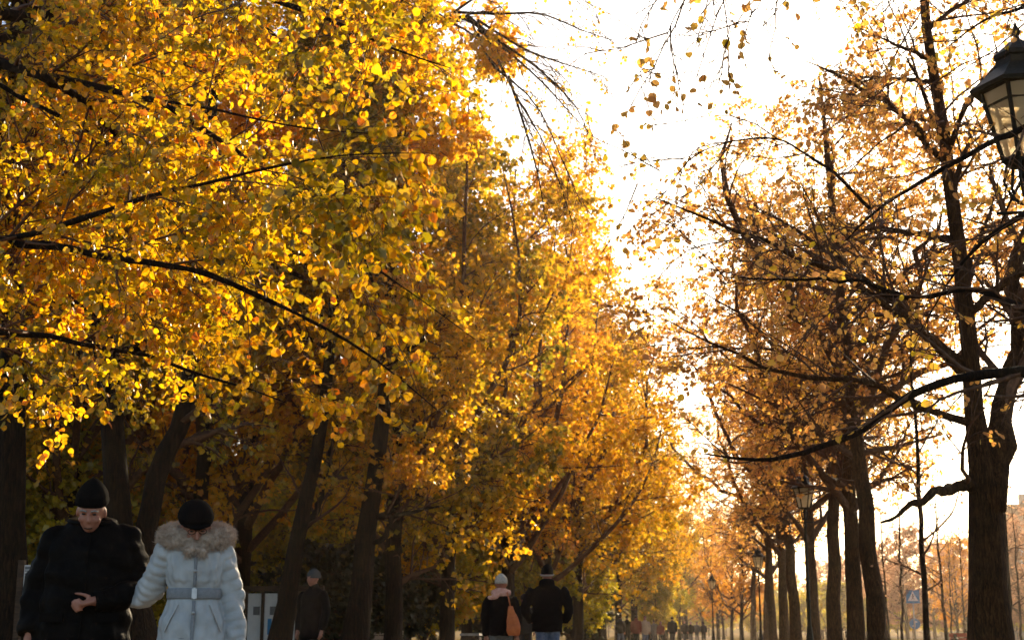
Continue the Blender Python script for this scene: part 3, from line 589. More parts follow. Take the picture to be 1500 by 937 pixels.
M['jeans'] = noisy('blue_jeans', (0.07, 0.10, 0.16), (0.15, 0.19, 0.27), 25, 0.9, 0.3)
M['grey_cloth'] = noisy('grey_cloth', (0.09, 0.085, 0.075), (0.16, 0.15, 0.13), 30, 0.9, 0.3)
M['grey_knit'] = noisy('grey_knit', (0.2, 0.19, 0.17), (0.36, 0.34, 0.31), 110, 0.95, 0.7, dist=.005)
M['dark_knit'] = noisy('dark_grey_knit', (0.05, 0.05, 0.05), (0.10, 0.10, 0.09), 110, 0.95, 0.7, dist=.005)
M['cream_knit'] = noisy('cream_knit', (0.35, 0.30, 0.24), (0.62, 0.55, 0.46), 70, 0.95, 0.8, dist=.008)
M['pink_scarf'] = noisy('pink_scarf', (0.62, 0.28, 0.20), (0.8, 0.45, 0.34), 40, 0.9, 0.5, dist=.01)
M['orange_bag'] = noisy('orange_leather', (0.45, 0.10, 0.025), (0.62, 0.17, 0.04), 14, 0.55, 0.4, dist=.02)
M['black_leather'] = noisy('black_leather', (0.012, 0.01, 0.009), (0.03, 0.025, 0.02), 40, 0.4, 0.3)
M['red_coat'] = noisy('red_cloth', (0.16, 0.03, 0.02), (0.22, 0.05, 0.03), 20, 0.85, 0.3)
M['beige_coat'] = noisy('beige_cloth', (0.45, 0.34, 0.22), (0.58, 0.46, 0.32), 20, 0.85, 0.3)
M['iron'] = noisy('painted_iron', (0.012, 0.010, 0.006), (0.026, 0.021, 0.012), 30, 0.55, 0.3, spec=.12)
M['steel'] = noisy('dull_steel', (0.3, 0.3, 0.29), (0.42, 0.41, 0.40), 30, 0.4, 0.2, metallic=.8)
M['paper'] = noisy('white_paper', (0.62, 0.62, 0.62), (0.74, 0.74, 0.73), 5, 0.8, 0.1)
M['ink'] = noisy('grey_ink', (0.12, 0.12, 0.13), (0.2, 0.2, 0.2), 80, 0.9, 0.0)
M['blue'] = noisy('blue_print', (0.02, 0.16, 0.36), (0.03, 0.22, 0.45), 20, 0.6, 0.1)
M['white_paint'] = noisy('white_paint', (0.7, 0.7, 0.68), (0.8, 0.8, 0.78), 10, 0.6, 0.1)
M['wood_dark'] = noisy('dark_wood', (0.035, 0.02, 0.011), (0.09, 0.05, 0.026), 8, 0.75, 0.4, stretch=(1, 1, 6))
M['wood_pale'] = noisy('sunlit_pale_wood', (0.66, 0.54, 0.40), (0.80, 0.70, 0.55), 9, 0.6, 0.3, stretch=(.3, 6, 6))  # cream bench wood, lightened further so its colour carries the sun patch
M['wood_red'] = noisy('red_painted_wood', (0.32, 0.06, 0.03), (0.45, 0.09, 0.035), 9, 0.6, 0.3, stretch=(.3, 6, 6))
M['concrete'] = noisy('concrete', (0.25, 0.235, 0.21), (0.4, 0.38, 0.34), 12, 0.9, 0.4)
M['wall'] = noisy('ochre_render', (0.42, 0.30, 0.20), (0.52, 0.39, 0.27), 1.5, 0.9, 0.1)
M['roof'] = noisy('brown_roof_tiles', (0.16, 0.08, 0.05), (0.25, 0.13, 0.08), 3, 0.85, 0.3)
m, t, o = newmat('lantern_glass')
tb = N(t, 'ShaderNodeBsdfTransparent'); tb.inputs[0].default_value = (1.0, .95, .85, 1); tl = N(t, 'ShaderNodeBsdfTranslucent'); tl.inputs[0].default_value = (.9, .82, .66, 1)
gl = N(t, 'ShaderNodeBsdfGlossy', Roughness=.1); m1 = N(t, 'ShaderNodeMixShader'); m1.inputs[0].default_value = .4; t.links.new(tb.outputs[0], m1.inputs[1]); t.links.new(tl.outputs[0], m1.inputs[2])
m2 = N(t, 'ShaderNodeMixShader'); m2.inputs[0].default_value = .07; t.links.new(m1.outputs[0], m2.inputs[1]); t.links.new(gl.outputs[0], m2.inputs[2]); t.links.new(m2.outputs[0], o.inputs[0])
M['glass'] = m
m, t, o = newmat('window_glass'); b_ = N(t, 'ShaderNodeBsdfPrincipled', Roughness=.08); b_.inputs['Base Color'].default_value = (.03, .035, .04, 1); t.links.new(b_.outputs[0], o.inputs[0]); M['window'] = m

# ------------------------------------------------------------------ figures
def fuse(name, geos, vox, mat, smooth=2, noise=0.0, seed=0, nscale=12.0):
    """several closed solids fused into ONE continuous skin"""
    V, F = merge(geos); me = bpy.data.meshes.new('tmp'); fs = [tuple(q) for f in F for q in f.tolist()]; me.from_pydata(V.tolist(), [], fs)
    ob = bpy.data.objects.new('tmp', me); col.objects.link(ob)
    m = ob.modifiers.new('r', 'REMESH'); m.mode = 'VOXEL'; m.voxel_size = vox
    if smooth > 0: q = ob.modifiers.new('s', 'SMOOTH'); q.iterations = smooth; q.factor = .5
    dg = bpy.context.evaluated_depsgraph_get(); dg.update(); out = bpy.data.meshes.new_from_object(ob.evaluated_get(dg))
    bpy.data.objects.remove(ob); bpy.data.meshes.remove(me)
    out.name = name; out.materials.clear(); out.materials.append(mat)
    n = len(out.vertices); co = np.empty(n * 3, np.float32); out.vertices.foreach_get('co', co); co = co.reshape(-1, 3)
    if noise:
        nr = np.empty(n * 3, np.float32); out.vertices.foreach_get('normal', nr); nr = nr.reshape(-1, 3)
        rg = np.random.default_rng(seed); d = np.zeros(n)
        for o_ in range(5):
            w = rg.normal(0, nscale * (1.5 ** o_), 3); w[2] *= 1.4; d += np.sin(co @ w + rg.random() * 6.28) * (.75 ** o_)
        co = co + nr * (d * noise / 2)[:, None]; out.vertices.foreach_set('co', np.ascontiguousarray(co, np.float32).ravel())
    out.polygons.foreach_set('use_smooth', np.ones(len(out.polygons), bool)); out.update(); return out
def loft(rings, S=28, mod=None, K=None):
    """rings of (x, y, z, rx, ry); section axes stay x and y"""
    R_ = np.array(rings, float)
    if K:
        t = np.linspace(0, 1, len(R_)); tt = np.linspace(0, 1, K); R_ = np.stack([np.interp(tt, t, R_[:, i]) for i in range(5)], 1)
        for _ in range(2): R_[1:-1] = .25 * R_[:-2] + .5 * R_[1:-1] + .25 * R_[2:]
    th = np.arange(S) / S * 2 * pi; n_ = len(R_); mm = 1.0 if mod is None else mod(th[None], R_[:, 2:3])
    c, s = np.cos(th), np.sin(th); e = .82
    X = R_[:, :1] + R_[:, 3:4] * np.sign(c) * np.abs(c) ** e * mm; Y = R_[:, 1:2] + R_[:, 4:5] * np.sign(s) * np.abs(s) ** e * mm
    V = np.stack([X, Y, np.repeat(R_[:, 2:3], S, 1)], -1).reshape(-1, 3); k = np.arange(n_ - 1)[:, None] * S; q = np.arange(S)[None]
    F = np.stack([k + q, k + (q + 1) % S, k + S + (q + 1) % S, k + S + q], -1).reshape(-1, 4)
    nv = len(V); V = np.concatenate([V, [[R_[0, 0], R_[0, 1], R_[0, 2]], [R_[-1, 0], R_[-1, 1], R_[-1, 2]]]])
    T = [(nv, (i + 1) % S, i) for i in range(S)] + [(nv + 1, nv - S + i, nv - S + (i + 1) % S) for i in range(S)]
    return V, [F, np.array(T)]
def limbt(pts, r, S=16, K=14, mod=None, r2=None, ref=(0, 1, 0)):
    P, R_ = resample(pts, np.full(len(pts), r) if np.isscalar(r) else r, K, 2)
    r2_ = None if r2 is None else np.interp(np.linspace(0, 1, K), np.linspace(0, 1, len(r2)), r2)[None]
    return tubes_geo(P[None], R_[None], S, r2_, ref=None, cap=True, mod=mod)
def ball(c, r, S=14):
    th = np.linspace(-pi / 2, pi / 2, 9); r = np.array([r] * 3 if np.isscalar(r) else r, float)
    V, F = lathe_geo(np.stack([np.maximum(np.cos(th), 1e-3), np.sin(th)], 1), S); return V * r + np.array(c), F
def xf(geo, rot, piv, mv=(0, 0, 0)):
    V, F = geo; m = np.array(Euler(rot).to_matrix()); return (V - np.array(piv)) @ m.T + np.array(piv) + np.array(mv), F
def head_geo(c, detail=True):
    x, y, z = c
    g = [ball((x, y + .012, z + .03), (.077, .095, .092)), ball((x, y - .018, z - .028), (.062, .072, .075)), ball((x, y - .036, z - .078), (.038, .038, .028))]
    if detail:
        g += [limbt([(x, y - .085, z + .02), (x, y - .098, z - .012), (x, y - .106, z - .026)], [.008, .010, .013], 10, 6), ball((x, y - .080, z - .058), (.022, .012, .006)), ball((x, y - .078, z - .067), (.018, .012, .006)),
              ball((x - .03, y - .076, z + .030), (.026, .012, .009)), ball((x + .03, y - .076, z + .030), (.026, .012, .009)),
              ball((x - .042, y - .062, z - .02), (.022, .022, .02)), ball((x + .042, y - .062, z - .02), (.022, .022, .02)),
              ball((x - .079, y + .008, z - .002), (.009, .018, .03)), ball((x + .079, y + .008, z - .002), (.009, .018, .03))]
    return g
def hand_geo(w, d, up, side=1, curl=.5, sc=1.0):
    """w wrist, d pointing direction, up back-of-hand normal; five curled fingers"""
    w, d, up = (np.array(v, float) for v in (w, d, up)); d = nrm(d); up = nrm(up - d * (up @ d)); s = np.cross(d, up) * side
    g = [limbt([w - d * .02, w + d * .03, w + d * .085 * sc], [.026, .036, .038], 14, 8, r2=[.022, .018, .016])]
    for i, (o_, L) in enumerate([(-.030, .062), (-.011, .074), (.009, .070), (.028, .054)]):
        p = w + d * .08 * sc + s * o_; pts = [p - d * .01]; a = 0
        for q in range(3):
            a += curl * (.5 + .3 * q + .06 * i); dd = d * cos(a) - up * sin(a); p = p + dd * L * [.45, .32, .23][q] * sc; pts.append(p)
        g.append(limbt(pts, [.0095, .009, .0085, .007], 8, 8))
    p = w + d * .02 - s * .03; t_ = nrm(d * .7 - s * .6 - up * .35); g.append(limbt([p, p + t_ * .035, p + t_ * .06 + d * .008, p + t_ * .07 + d * .025], [.013, .011, .010, .008], 8, 8))
    return g
def add_mesh(name, me, parent, label=None): return link(name, me, parent, label=label)

def figure(label, loc, rz, H=1.75, coat='black_coat', coat_len=.85, trousers='jeans', hat=None, hatmat='black_wool', group=None, vox=.014, stride=.16, arms='down', width=1.0, scarf=None, hood=False, bag=None, cat='person', faceless=False, tilt=0.0, longhair=None, seed=0):
    """a walking figure facing -y in its own frame; feet on the ground"""
    k = H / 1.75; root = thing('person', label, cat, loc, rz, group)
    sh = .205 * width * k; hip = .085 * k; z = lambda v: v * k
    L = [(-hip, 0, z(.90)), (-hip, -stride * .55, z(.49)), (-hip, -stride, z(.09))]; Rr = [(hip, 0, z(.90)), (hip, stride * .2, z(.49)), (hip, stride * .95, z(.11))]
    hz = z(1.62); hc = (0, -.015, hz)
    head = [xf(g, (tilt, 0, 0), (0, 0, hz - .12)) for g in head_geo(hc, vox < .02)]
    A = {-1: [(-sh, 0, z(1.40)), (-sh - .045, .02, z(1.12)), (-sh - .03, -.05, z(.87))], 1: [(sh, 0, z(1.40)), (sh + .045, .02, z(1.12)), (sh + .03, -.05, z(.87))]}
    if arms == 'pockets':
        for s in (-1, 1): A[s] = [(s * sh, 0, z(1.40)), (s * (sh + .09), .04, z(1.13)), (s * (sh - .0), -.10, z(.98))]
    body = head + [limbt([(0, .01, z(1.36)), (0, 0, z(1.56))], [.062, .055], 12, 6), loft([(0, .01, z(.86), .13, .09), (0, 0, z(1.0), .14, .10), (0, 0, z(1.25), .15, .10), (0, 0, z(1.40), .155, .09), (0, 0, z(1.46), .09, .06)], 20)]
    for P_ in (L, Rr): body.append(limbt(P_, [.075, .052, .04], 12, 10)); body.append(limbt([P_[2], tuple(np.array(P_[2]) + (0, -.05, -.045)), tuple(np.array(P_[2]) + (0, -.15, -.06))], [.04, .034, .026], 10, 7))
    for s, P_ in A.items():
        body.append(limbt(P_, [.045, .038, .026], 12, 10)); d = np.array(P_[2]) - np.array(P_[1])
        body += hand_geo(P_[2], d, (s, 0.1, 0), 1 if s > 0 else -1, .35) if arms == 'down' else [ball(P_[2], (.035, .035, .03))]
    add_mesh('body', fuse('body', body, max(vox * 1.1, .012), M['skin'], 1), root)
    cz = z(coat_len)
    cl = [loft([(0, 0, cz, .185 * width * k, .135 * k), (0, 0, z(1.0), .18 * width * k, .14 * k), (0, 0, z(1.15), .175 * width * k, .135 * k), (0, .01, z(1.32), .20 * width * k, .13 * k), (0, .01, z(1.42), .18 * width * k, .105 * k), (0, .005, z(1.49), .08 * k, .075 * k)], 26, K=14)]
    for s, P_ in A.items(): cl.append(limbt([tuple(np.array(P_[0]) - (s * .04, 0, -.005))] + list(P_), [.07 * k, .075 * k, .066 * k, .052 * k], 14, 14))
    cl.append(limbt([(0, .01, z(1.46)), (0, -.0, z(1.545))], [.078, .07], 14, 6))
    if hood: cl.append(ball((0, .08, z(1.5)), (.12, .075, .075)))
    ct = add_mesh('coat', fuse('coat', cl, vox, M[coat], 2, noise=.009, seed=seed), root)
    add_mesh('trousers', fuse('trousers', [limbt(P_, [.095 * k, .072 * k, .062 * k], 14, 12) for P_ in (L, Rr)] + [loft([(0, 0, z(.84), .15, .10), (0, 0, z(.96), .15, .11)], 16, K=4)], vox, M[trousers], 1, noise=.006, seed=seed + 1), root)
    for P_ in (L, Rr):
        p = np.array(P_[2]); me = fuse('shoe', [limbt([p + (0, .03, -.055), p + (0, -.06, -.052), p + (0, -.16, -.062)], [.042, .045, .033], 12, 8), limbt([p + (0, .0, .03), p + (0, .01, -.05)], [.05, .045], 12, 5)], max(vox * .8, .01), M['black_leather'], 1)
        add_mesh('shoe', me, root)
    hp = (0, 0, hz - .12)
    if hat == 'beanie':
        g = [loft([(0, .005, hz + .005, .088, .106), (0, .006, hz + .04, .091, .110), (0, .008, hz + .085, .084, .10), (0, .01, hz + .12, .06, .072), (0, .012, hz + .15, .02, .024)], 24, K=12)]
        add_mesh('knit_hat', fuse('knit_hat', [xf(q, (tilt, 0, 0), hp) for q in g], max(vox * .7, .008), M[hatmat], 1), root)
    elif hat == 'hair':
        g = [ball((0, .016, hz + .04), (.087, .102, .09))] + ([limbt([(0, .06, hz), (0, .09, hz - .12), (0, .085, hz - .2)], [.07, .07, .05], 12, 8)] if longhair else [])
        add_mesh('hair', fuse('hair', [xf(q, (tilt, 0, 0), hp) for q in g], max(vox * .7, .008), M[hatmat], 1), root)
    if scarf:
        V, F = tubes_geo(np.array([[(.105 * cos(a), .095 * sin(a), z(1.49) + .012 * sin(3 * a)) for a in np.linspace(0, 2 * pi, 16)]]), np.full((1, 16), .036), 10)
        add_mesh('scarf', fuse('scarf', [(V, F), limbt([(.02, .09, z(1.53)), (.06, .115, z(1.44)), (.13, .10, z(1.42)), (.17, .06, z(1.43))], [.045, .045, .035, .02], 10, 8), loft([(0, .02, z(1.44), .11, .10), (0, .03, z(1.56), .075, .08)], 20, K=6)], .012, M[scarf], 2, noise=.008, seed=5, nscale=30), root)
    return root, A, k

def px_loc(x, D): p = onground(x, D); return (p[0], p[1], 0.0)

# ---- the near couple ------------------------------------------------------
Dn = 8.0; sN = 262.0
man_loc = px_loc(125, Dn); root = thing('person', 'elderly man in black beanie and bulky black coat, hand at his waist', 'person', man_loc, .37)
hc = (0.002, -.06, 1.555); tm = .38
head = [xf(g, (tm, .04, -.10), (0, .0, 1.45)) for g in head_geo(hc)]
armL = [(-.20, .01, 1.38), (-.285, .03, 1.10), (-.30, -.04, .84)]; armR = [(.20, .01, 1.38), (.285, .02, 1.13), (.20, -.17, 1.045), (.045, -.235, 1.02)]
body = head + [limbt([(0, .02, 1.36), (0, -.02, 1.52)], [.066, .058], 14, 6), loft([(0, .01, .86, .14, .10), (0, 0, 1.0, .15, .11), (0, 0, 1.25, .16, .11), (0, 0, 1.38, .15, .09), (0, 0, 1.45, .09, .07)], 20)]
legsM = ([(-.09, 0, .9), (-.10, -.10, .49), (-.10, -.17, .09)], [(.09, 0, .9), (.095, .02, .49), (.10, .12, .11)])
for P_ in legsM: body += [limbt(P_, [.08, .055, .042], 12, 10), limbt([P_[2], tuple(np.array(P_[2]) + (0, -.05, -.045)), tuple(np.array(P_[2]) + (0, -.15, -.06))], [.04, .034, .026], 10, 7)]
for A_ in (armL, armR): body.append(limbt(A_, [.048] * 2 + [.04] * (len(A_) - 3) + [.028], 12, 12))
body += hand_geo(armL[-1], (0, -.1, -1), (-1, 0, 0), -1, .4) + hand_geo((.05, -.235, 1.02), (-1, -.15, -.25), (0, -1, .15), -1, .75)
add_mesh('body', fuse('body', body, .0085, M['skin'], 1), root)
def foldmod(f, a, ph=0): return lambda th, t: 1 + a * np.sin(f * t * 2 * pi + ph + .8 * np.sin(th)) * (.6 + .4 * np.cos(th))
coat = [loft([(-.03, .0, .62, .285, .19), (-.03, 0, .85, .27, .19), (-.01, 0, 1.05, .245, .185), (0, 0, 1.22, .25, .175), (0, .01, 1.34, .25, .15), (0, .015, 1.42, .20, .12), (.0, .01, 1.49, .105, .095)], 40, K=24,
             mod=lambda th, z_: 1 + .022 * np.sin(7 * th + 4 * z_) + .012 * np.sin(17 * th - 9 * z_)),
        limbt([(-.14, .01, 1.415)] + armL, [.05, .086, .08, .066], 22, 40, mod=foldmod(9, .07)),
        limbt([(.14, .01, 1.425)] + armR[:-1] + [(.075, -.23, 1.02)], [.05, .088, .086, .074, .056], 22, 44, mod=foldmod(10, .08, 2))]
add_mesh('coat', fuse('coat', coat, .0105, M['black_coat'], 2, noise=.013, seed=3, nscale=9), root)
cc = np.array([[(.098 * cos(a), .09 * sin(a) + (.01), 1.475 + .02 * sin(a) + .01 * abs(cos(a))) for a in np.linspace(-pi / 2 + .32, 1.5 * pi - .32, 22)]])
add_mesh('collar', fuse('collar', [tubes_geo(cc, np.full((1, 22), .020), 10, np.full((1, 22), .048), ref=(0, 0, 1), cap=True)], .007, M['black_coat'], 1), root)
part('zip', tub([(0, -.10, 1.43), (0, -.165, 1.34), (-.005, -.182, 1.2), (-.01, -.19, 1.05), (-.02, -.195, .85), (-.03, -.195, .66)], .004, 6), M['black_wool'], root)
for sx in (-1, 1): part('pocket_flap', merge([box_geo((sx * .15 - .03, -.195, .93), (.13, .02, .05), sx * .25)]), M['black_wool'], root)
part('cuff', limbt([(.10, -.225, 1.025), (.055, -.235, 1.02)], [.056, .052], 16, 5), M['black_wool'], root, smooth=True)
add_mesh('trousers', fuse('trousers', [limbt(P_, [.11, .085, .07], 16, 14) for P_ in legsM] + [loft([(0, 0, .82, .17, .12), (0, 0, .96, .17, .12)], 20, K=4)], .011, M['dark_coat'], 2, noise=.007), root)
for P_ in legsM:
    p = np.array(P_[2]); add_mesh('shoe', fuse('shoe', [limbt([p + (0, .04, -.05), p + (0, -.07, -.05), p + (0, -.19, -.06)], [.045, .048, .034], 12, 8), limbt([p + (0, .0, .04), p + (0, .01, -.05)], [.052, .047], 12, 5)], .009, M['black_leather'], 1), root)
hx = lambda g: xf(g, (tm, .04, -.10), (0, .0, 1.45))
hat = [loft([(0, -.036, 1.605, .092, .106), (0, -.036, 1.628, .096, .112), (0, -.038, 1.636, .091, .108), (0, -.036, 1.665, .088, .104), (0, -.03, 1.70, .07, .082), (0, -.022, 1.735, .038, .045), (0, -.018, 1.752, .012, .014)], 48, K=30, mod=lambda th, z_: 1 + .012 * np.sign(np.sin(th * 24)))]
add_mesh('knit_hat', fuse('knit_hat', [hx(g) for g in hat], .006, M['black_wool'], 1), root)
for sx in (-1, 1):
    part('eye', hx(ball((.002 + sx * .03, -.06 - .078, 1.572), (.012, .008, .006))), M['black_leather'], root, smooth=True)
    part('eyebrow', hx(tub([(.002 + sx * .012, -.151, 1.59), (.002 + sx * .032, -.15, 1.596), (.002 + sx * .05, -.135, 1.588)], .005, 6)), M['grey_knit'], root, smooth=True)
part('mouth', hx(tub([(-.022, -.150, 1.492), (0, -.158, 1.490), (.026, -.150, 1.492)], .0035, 6)), M['wood_dark'], root, smooth=True)

wloc = px_loc(279, Dn - .05); wl = (wloc[0], wloc[1], 0)
root = thing('person', 'woman in belted pale blue quilted coat with tan fur collar, looking down, black cap', 'person', wl, .34)
tw_ = .42
head = [xf(g, (tw_, -.05, .1), (0, .0, 1.36)) for g in head_geo((0, -.03, 1.445))]
wR = [(.155, .01, 1.29), (.215, .02, 1.05), (.25, -.03, .79)]; wLft = [(-.155, .01, 1.28), (-.225, .08, 1.10), (-.29, .13, 1.04), (-.36, .15, 1.05)]
legsW = ([(-.08, 0, .82), (-.085, .06, .45), (-.09, .13, .11)], [(.08, 0, .82), (.09, -.08, .45), (.09, -.14, .09)])
body = head + [limbt([(0, .02, 1.26), (0, -.02, 1.42)], [.055, .05], 14, 6), loft([(0, .01, .80, .14, .10), (0, 0, .95, .13, .10), (0, 0, 1.15, .125, .09), (0, 0, 1.28, .12, .08), (0, 0, 1.34, .07, .06)], 20)]
for P_ in legsW: body += [limbt(P_, [.078, .052, .04], 12, 10), limbt([P_[2], tuple(np.array(P_[2]) + (0, -.05, -.045)), tuple(np.array(P_[2]) + (0, -.14, -.06))], [.036, .03, .024], 10, 7)]
for A_ in (wR, wLft): body.append(limbt(A_, [.042] * 2 + [.035] * (len(A_) - 3) + [.025], 12, 12))
body += hand_geo(wR[-1], (.02, -.1, -1), (1, 0, 0), 1, .4) + hand_geo(wLft[-1], (-1, .1, .2), (0, -.3, 1), -1, .9)
add_mesh('body', fuse('body', body, .0085, M['skin'], 1), root)
def pleat(th, z_):
    fr = np.clip(-np.sin(th), 0, 1) ** .5
    up_ = ((z_ > 1.115) & (z_ < 1.30)).astype(float); dn = ((z_ < 1.02) & (z_ > .8)).astype(float)
    return 1 + .075 * (np.abs(np.sin(9 * th + 3.0 * np.sin(th * 2) * (z_ - 1.2))) - .5) * up_ + .05 * (np.abs(np.sin(8 * th)) - .5) * dn * (z_ - .7) * 4 - .02 * (np.abs(z_ - 1.118) < .008)
puff = lambda n_, a: (lambda th, t: 1 + a * (.6 + .4 * np.sin(2 * th + 9 * t)) * (np.abs(np.sin(n_ * pi * t + .55 * np.sin(th) + .5 * np.sin(7 * t))) ** .6 - .5) + .025 * np.sin(31 * t + 5 * th))
coat = [loft([(.01, .0, .50, .235, .17), (.01, 0, .62, .225, .165), (.01, 0, .80, .20, .155), (.012, 0, .93, .18, .145), (.012, 0, 1.025, .147, .118), (.012, 0, 1.04, .143, .112), (.012, 0, 1.085, .143, .112), (.012, 0, 1.10, .148, .118),
              (.012, 0, 1.13, .158, .13), (.01, 0, 1.22, .17, .14), (.005, .005, 1.29, .17, .125), (0, .01, 1.34, .14, .10), (0, .01, 1.38, .08, .08)], 110, K=70, mod=pleat),
        limbt([(.10, .01, 1.315)] + wR, [.07, .078, .073, .064], 26, 70, mod=puff(10, .2)),
        limbt([(-.10, .01, 1.31)] + wLft[:-1] + [(-.355, .148, 1.05)], [.07, .078, .072, .066, .05], 26, 70, mod=puff(10, .2))]
add_mesh('quilted_coat', fuse('quilted_coat', coat, .0062, M['pale_coat'], 0, noise=.007, seed=8, nscale=16), root)
part('belt', loft([(.012, 0, 1.032, .152, .122), (.012, 0, 1.04, .156, .126), (.012, 0, 1.084, .156, .126), (.012, 0, 1.092, .152, .122)], 60), M['pale_trim'], root, smooth=True)
part('buckle', merge([box_geo((.012, -.134, 1.062), (.028, .012, .055)), box_geo((.012, -.138, 1.062), (.012, .012, .062))]), M['white_paint'], root)
part('zip_placket', limbt([(.01, -.125, 1.32), (.012, -.147, 1.24), (.012, -.138, 1.14), (.012, -.128, 1.1)], [.010] * 4, 8, 12), M['pale_trim'], root, smooth=True)
part('zip_placket', limbt([(.012, -.125, 1.02), (.012, -.15, .93), (.01, -.162, .80), (.01, -.172, .62)], [.010] * 4, 8, 12), M['pale_trim'], root, smooth=True)
for zz, yy in ((1.185, -.155), (.955, -.158)): part('snap_button', ball((.012, yy, zz), (.011, .006, .011)), M['steel'], root, smooth=True)
for sx in (-1, 1): part('pocket_zip', tub([(.012 + sx * .085, -.137, 1.0), (.012 + sx * .125, -.128, .92), (.012 + sx * .155, -.118, .85)], .0045, 6), M['steel'], root)
part('quilt_seam', tub([(.012 + .19 * cos(a) * .93, .147 * sin(a) * 1.03, .815) for a in np.linspace(0, 2 * pi, 30)], .004, 6), M['pale_trim'], root)
ang = np.linspace(-pi / 2 + .55, 1.5 * pi - .55, 26)
cc = np.array([[(.005 + (.125 + .02 * abs(cos(a))) * cos(a), .02 + .115 * sin(a), 1.375 + .035 * (sin(a) + .3)) for a in ang]]); cr = .058 + .012 * np.abs(np.cos(ang))
cc = np.concatenate([[[(-.045, -.155, 1.285)]], cc, [[(.06, -.155, 1.285)]]], 1); cr = np.concatenate([[.022], cr, [.022]])
cv = tubes_geo(cc, cr[None], 20, cap=True); cm = fuse('fur_collar', [cv], .009, M['fur'], 1, noise=.012, seed=2, nscale=30); fo = add_mesh('fur_collar', cm, root)
n = len(cm.vertices); co = np.empty(n * 3, np.float32); cm.vertices.foreach_get('co', co); co = co.reshape(-1, 3); nr = np.empty(n * 3, np.float32); cm.vertices.foreach_get('normal', nr); nr = nr.reshape(-1, 3)
rg = np.random.default_rng(4); ii = rg.integers(0, n, 16000); p0 = co[ii] + rg.normal(0, .003, (16000, 3)); dd = nrm(nr[ii] + rg.normal(0, .45, (16000, 3)) + [0, 0, -.25]); L_ = rg.uniform(.012, .032, 16000)[:, None]
sd = nrm(np.cross(dd, rg.normal(size=dd.shape))) * .0011; V = np.stack([p0 - sd, p0 + sd, p0 + dd * L_ * .6 + sd * .6 + [0, 0, -.002], p0 + dd * L_ + [0, 0, -.005]], 1).reshape(-1, 3); q = np.arange(16000)[:, None] * 4
link('fur_strands', mesh_np('fur_strands', V, [np.concatenate([q + [0, 1, 2], q + [0, 2, 3]])], M['fur']), fo, kind='stuff')
hw = lambda g: xf(g, (tw_ * .9, -.05, .1), (0, .0, 1.36))
cap = [loft([(0, -.012, 1.478, .093, .105), (0, -.016, 1.50, .100, .116), (0, -.02, 1.52, .104, .122), (0, -.012, 1.56, .09, .105), (0, -.005, 1.59, .06, .07), (0, 0, 1.605, .02, .022)], 30, K=16), limbt([(-.075, -.10, 1.488), (0, -.145, 1.482), (.075, -.10, 1.488)], [.012, .028, .012], 12, 12, r2=[.008, .012, .008])]
add_mesh('wool_cap', fuse('wool_cap', [hw(g) for g in cap], .0065, M['black_wool'], 1), root)
add_mesh('hair', fuse('hair', [xf(g, (tw_, -.05, .1), (0, 0, 1.36)) for g in (ball((-.066, .0, 1.41), (.02, .045, .055)), ball((.066, .0, 1.41), (.02, .045, .055)), ball((0, .07, 1.42), (.06, .03, .06)))], .008, M['wood_dark'], 1), root)
part('spectacles', merge([xf(tub([(s * .03 + .022 * cos(a), -.118, 1.462 + .016 * sin(a)) for a in np.linspace(0, 2 * pi, 14)], .0022, 5), (tw_, -.05, .1), (0, 0, 1.36)) for s in (-1, 1)] + [xf(tub([(-.008, -.12, 1.464), (.008, -.12, 1.464)], .002, 5), (tw_, -.05, .1), (0, 0, 1.36))]), M['iron'], root)
for s in (-1, 1): part('eye', xf(ball((s * .03, -.109, 1.462), (.011, .007, .005)), (tw_, -.05, .1), (0, 0, 1.36)), M['black_leather'], root, smooth=True)
part('mouth', xf(tub([(-.02, -.128, 1.383), (0, -.135, 1.381), (.02, -.128, 1.383)], .004, 6), (tw_, -.05, .1), (0, 0, 1.36)), M['red_coat'], root, smooth=True)
add_mesh('trousers', fuse('trousers', [limbt(P_, [.09, .072, .06], 16, 14) for P_ in legsW], .011, M['grey_cloth'], 2), root)
for P_ in legsW:
    p = np.array(P_[2]); add_mesh('boot', fuse('boot', [limbt([p + (0, .03, -.05), p + (0, -.06, -.05), p + (0, -.16, -.06)], [.04, .042, .03], 12, 8), limbt([p + (0, .0, .2), p + (0, .01, -.05)], [.056, .045], 12, 6)], .009, M['black_leather'], 1), root)

# ---- the others -----------------------------------------------------------
r_, A_, k_ = figure('man in grey knit hat and dark jacket standing side-on before the white boards', px_loc(457, 20.8), radians(-32), 1.75, 'black_coat', .74, 'grey_cloth', 'beanie', 'dark_knit', vox=.015, stride=.05, seed=11, width=1.12)
r_, A_, k_ = figure('woman seen from behind, cream knit hat, pink scarf and orange shoulder bag', px_loc(734, 20.0), pi + .05, 1.62, 'black_wool', .86, 'grey_cloth', 'beanie', 'cream_knit', vox=.015, stride=.12, width=.98, scarf='pink_scarf', arms='down', seed=12)
bp_ = px_loc(751, 19.85)
bag = thing('shoulder_bag', 'slouchy orange leather shoulder bag hanging from the woman with the pink scarf', 'bag', (bp_[0], bp_[1], 0))
def bagmod(th, z_): return 1 + .03 * np.sin(5 * th + z_ * 9)
add_mesh('bag_body', fuse('bag_body', [loft([(.01, 0, .80, .075, .05), (.015, 0, .86, .10, .065), (.01, 0, .98, .095, .06), (-.015, 0, 1.10, .06, .045), (-.03, 0, 1.2, .03, .02)], 24, K=12, mod=bagmod)], .010, M['orange_bag'], 2, noise=.005, seed=6, nscale=12), bag)
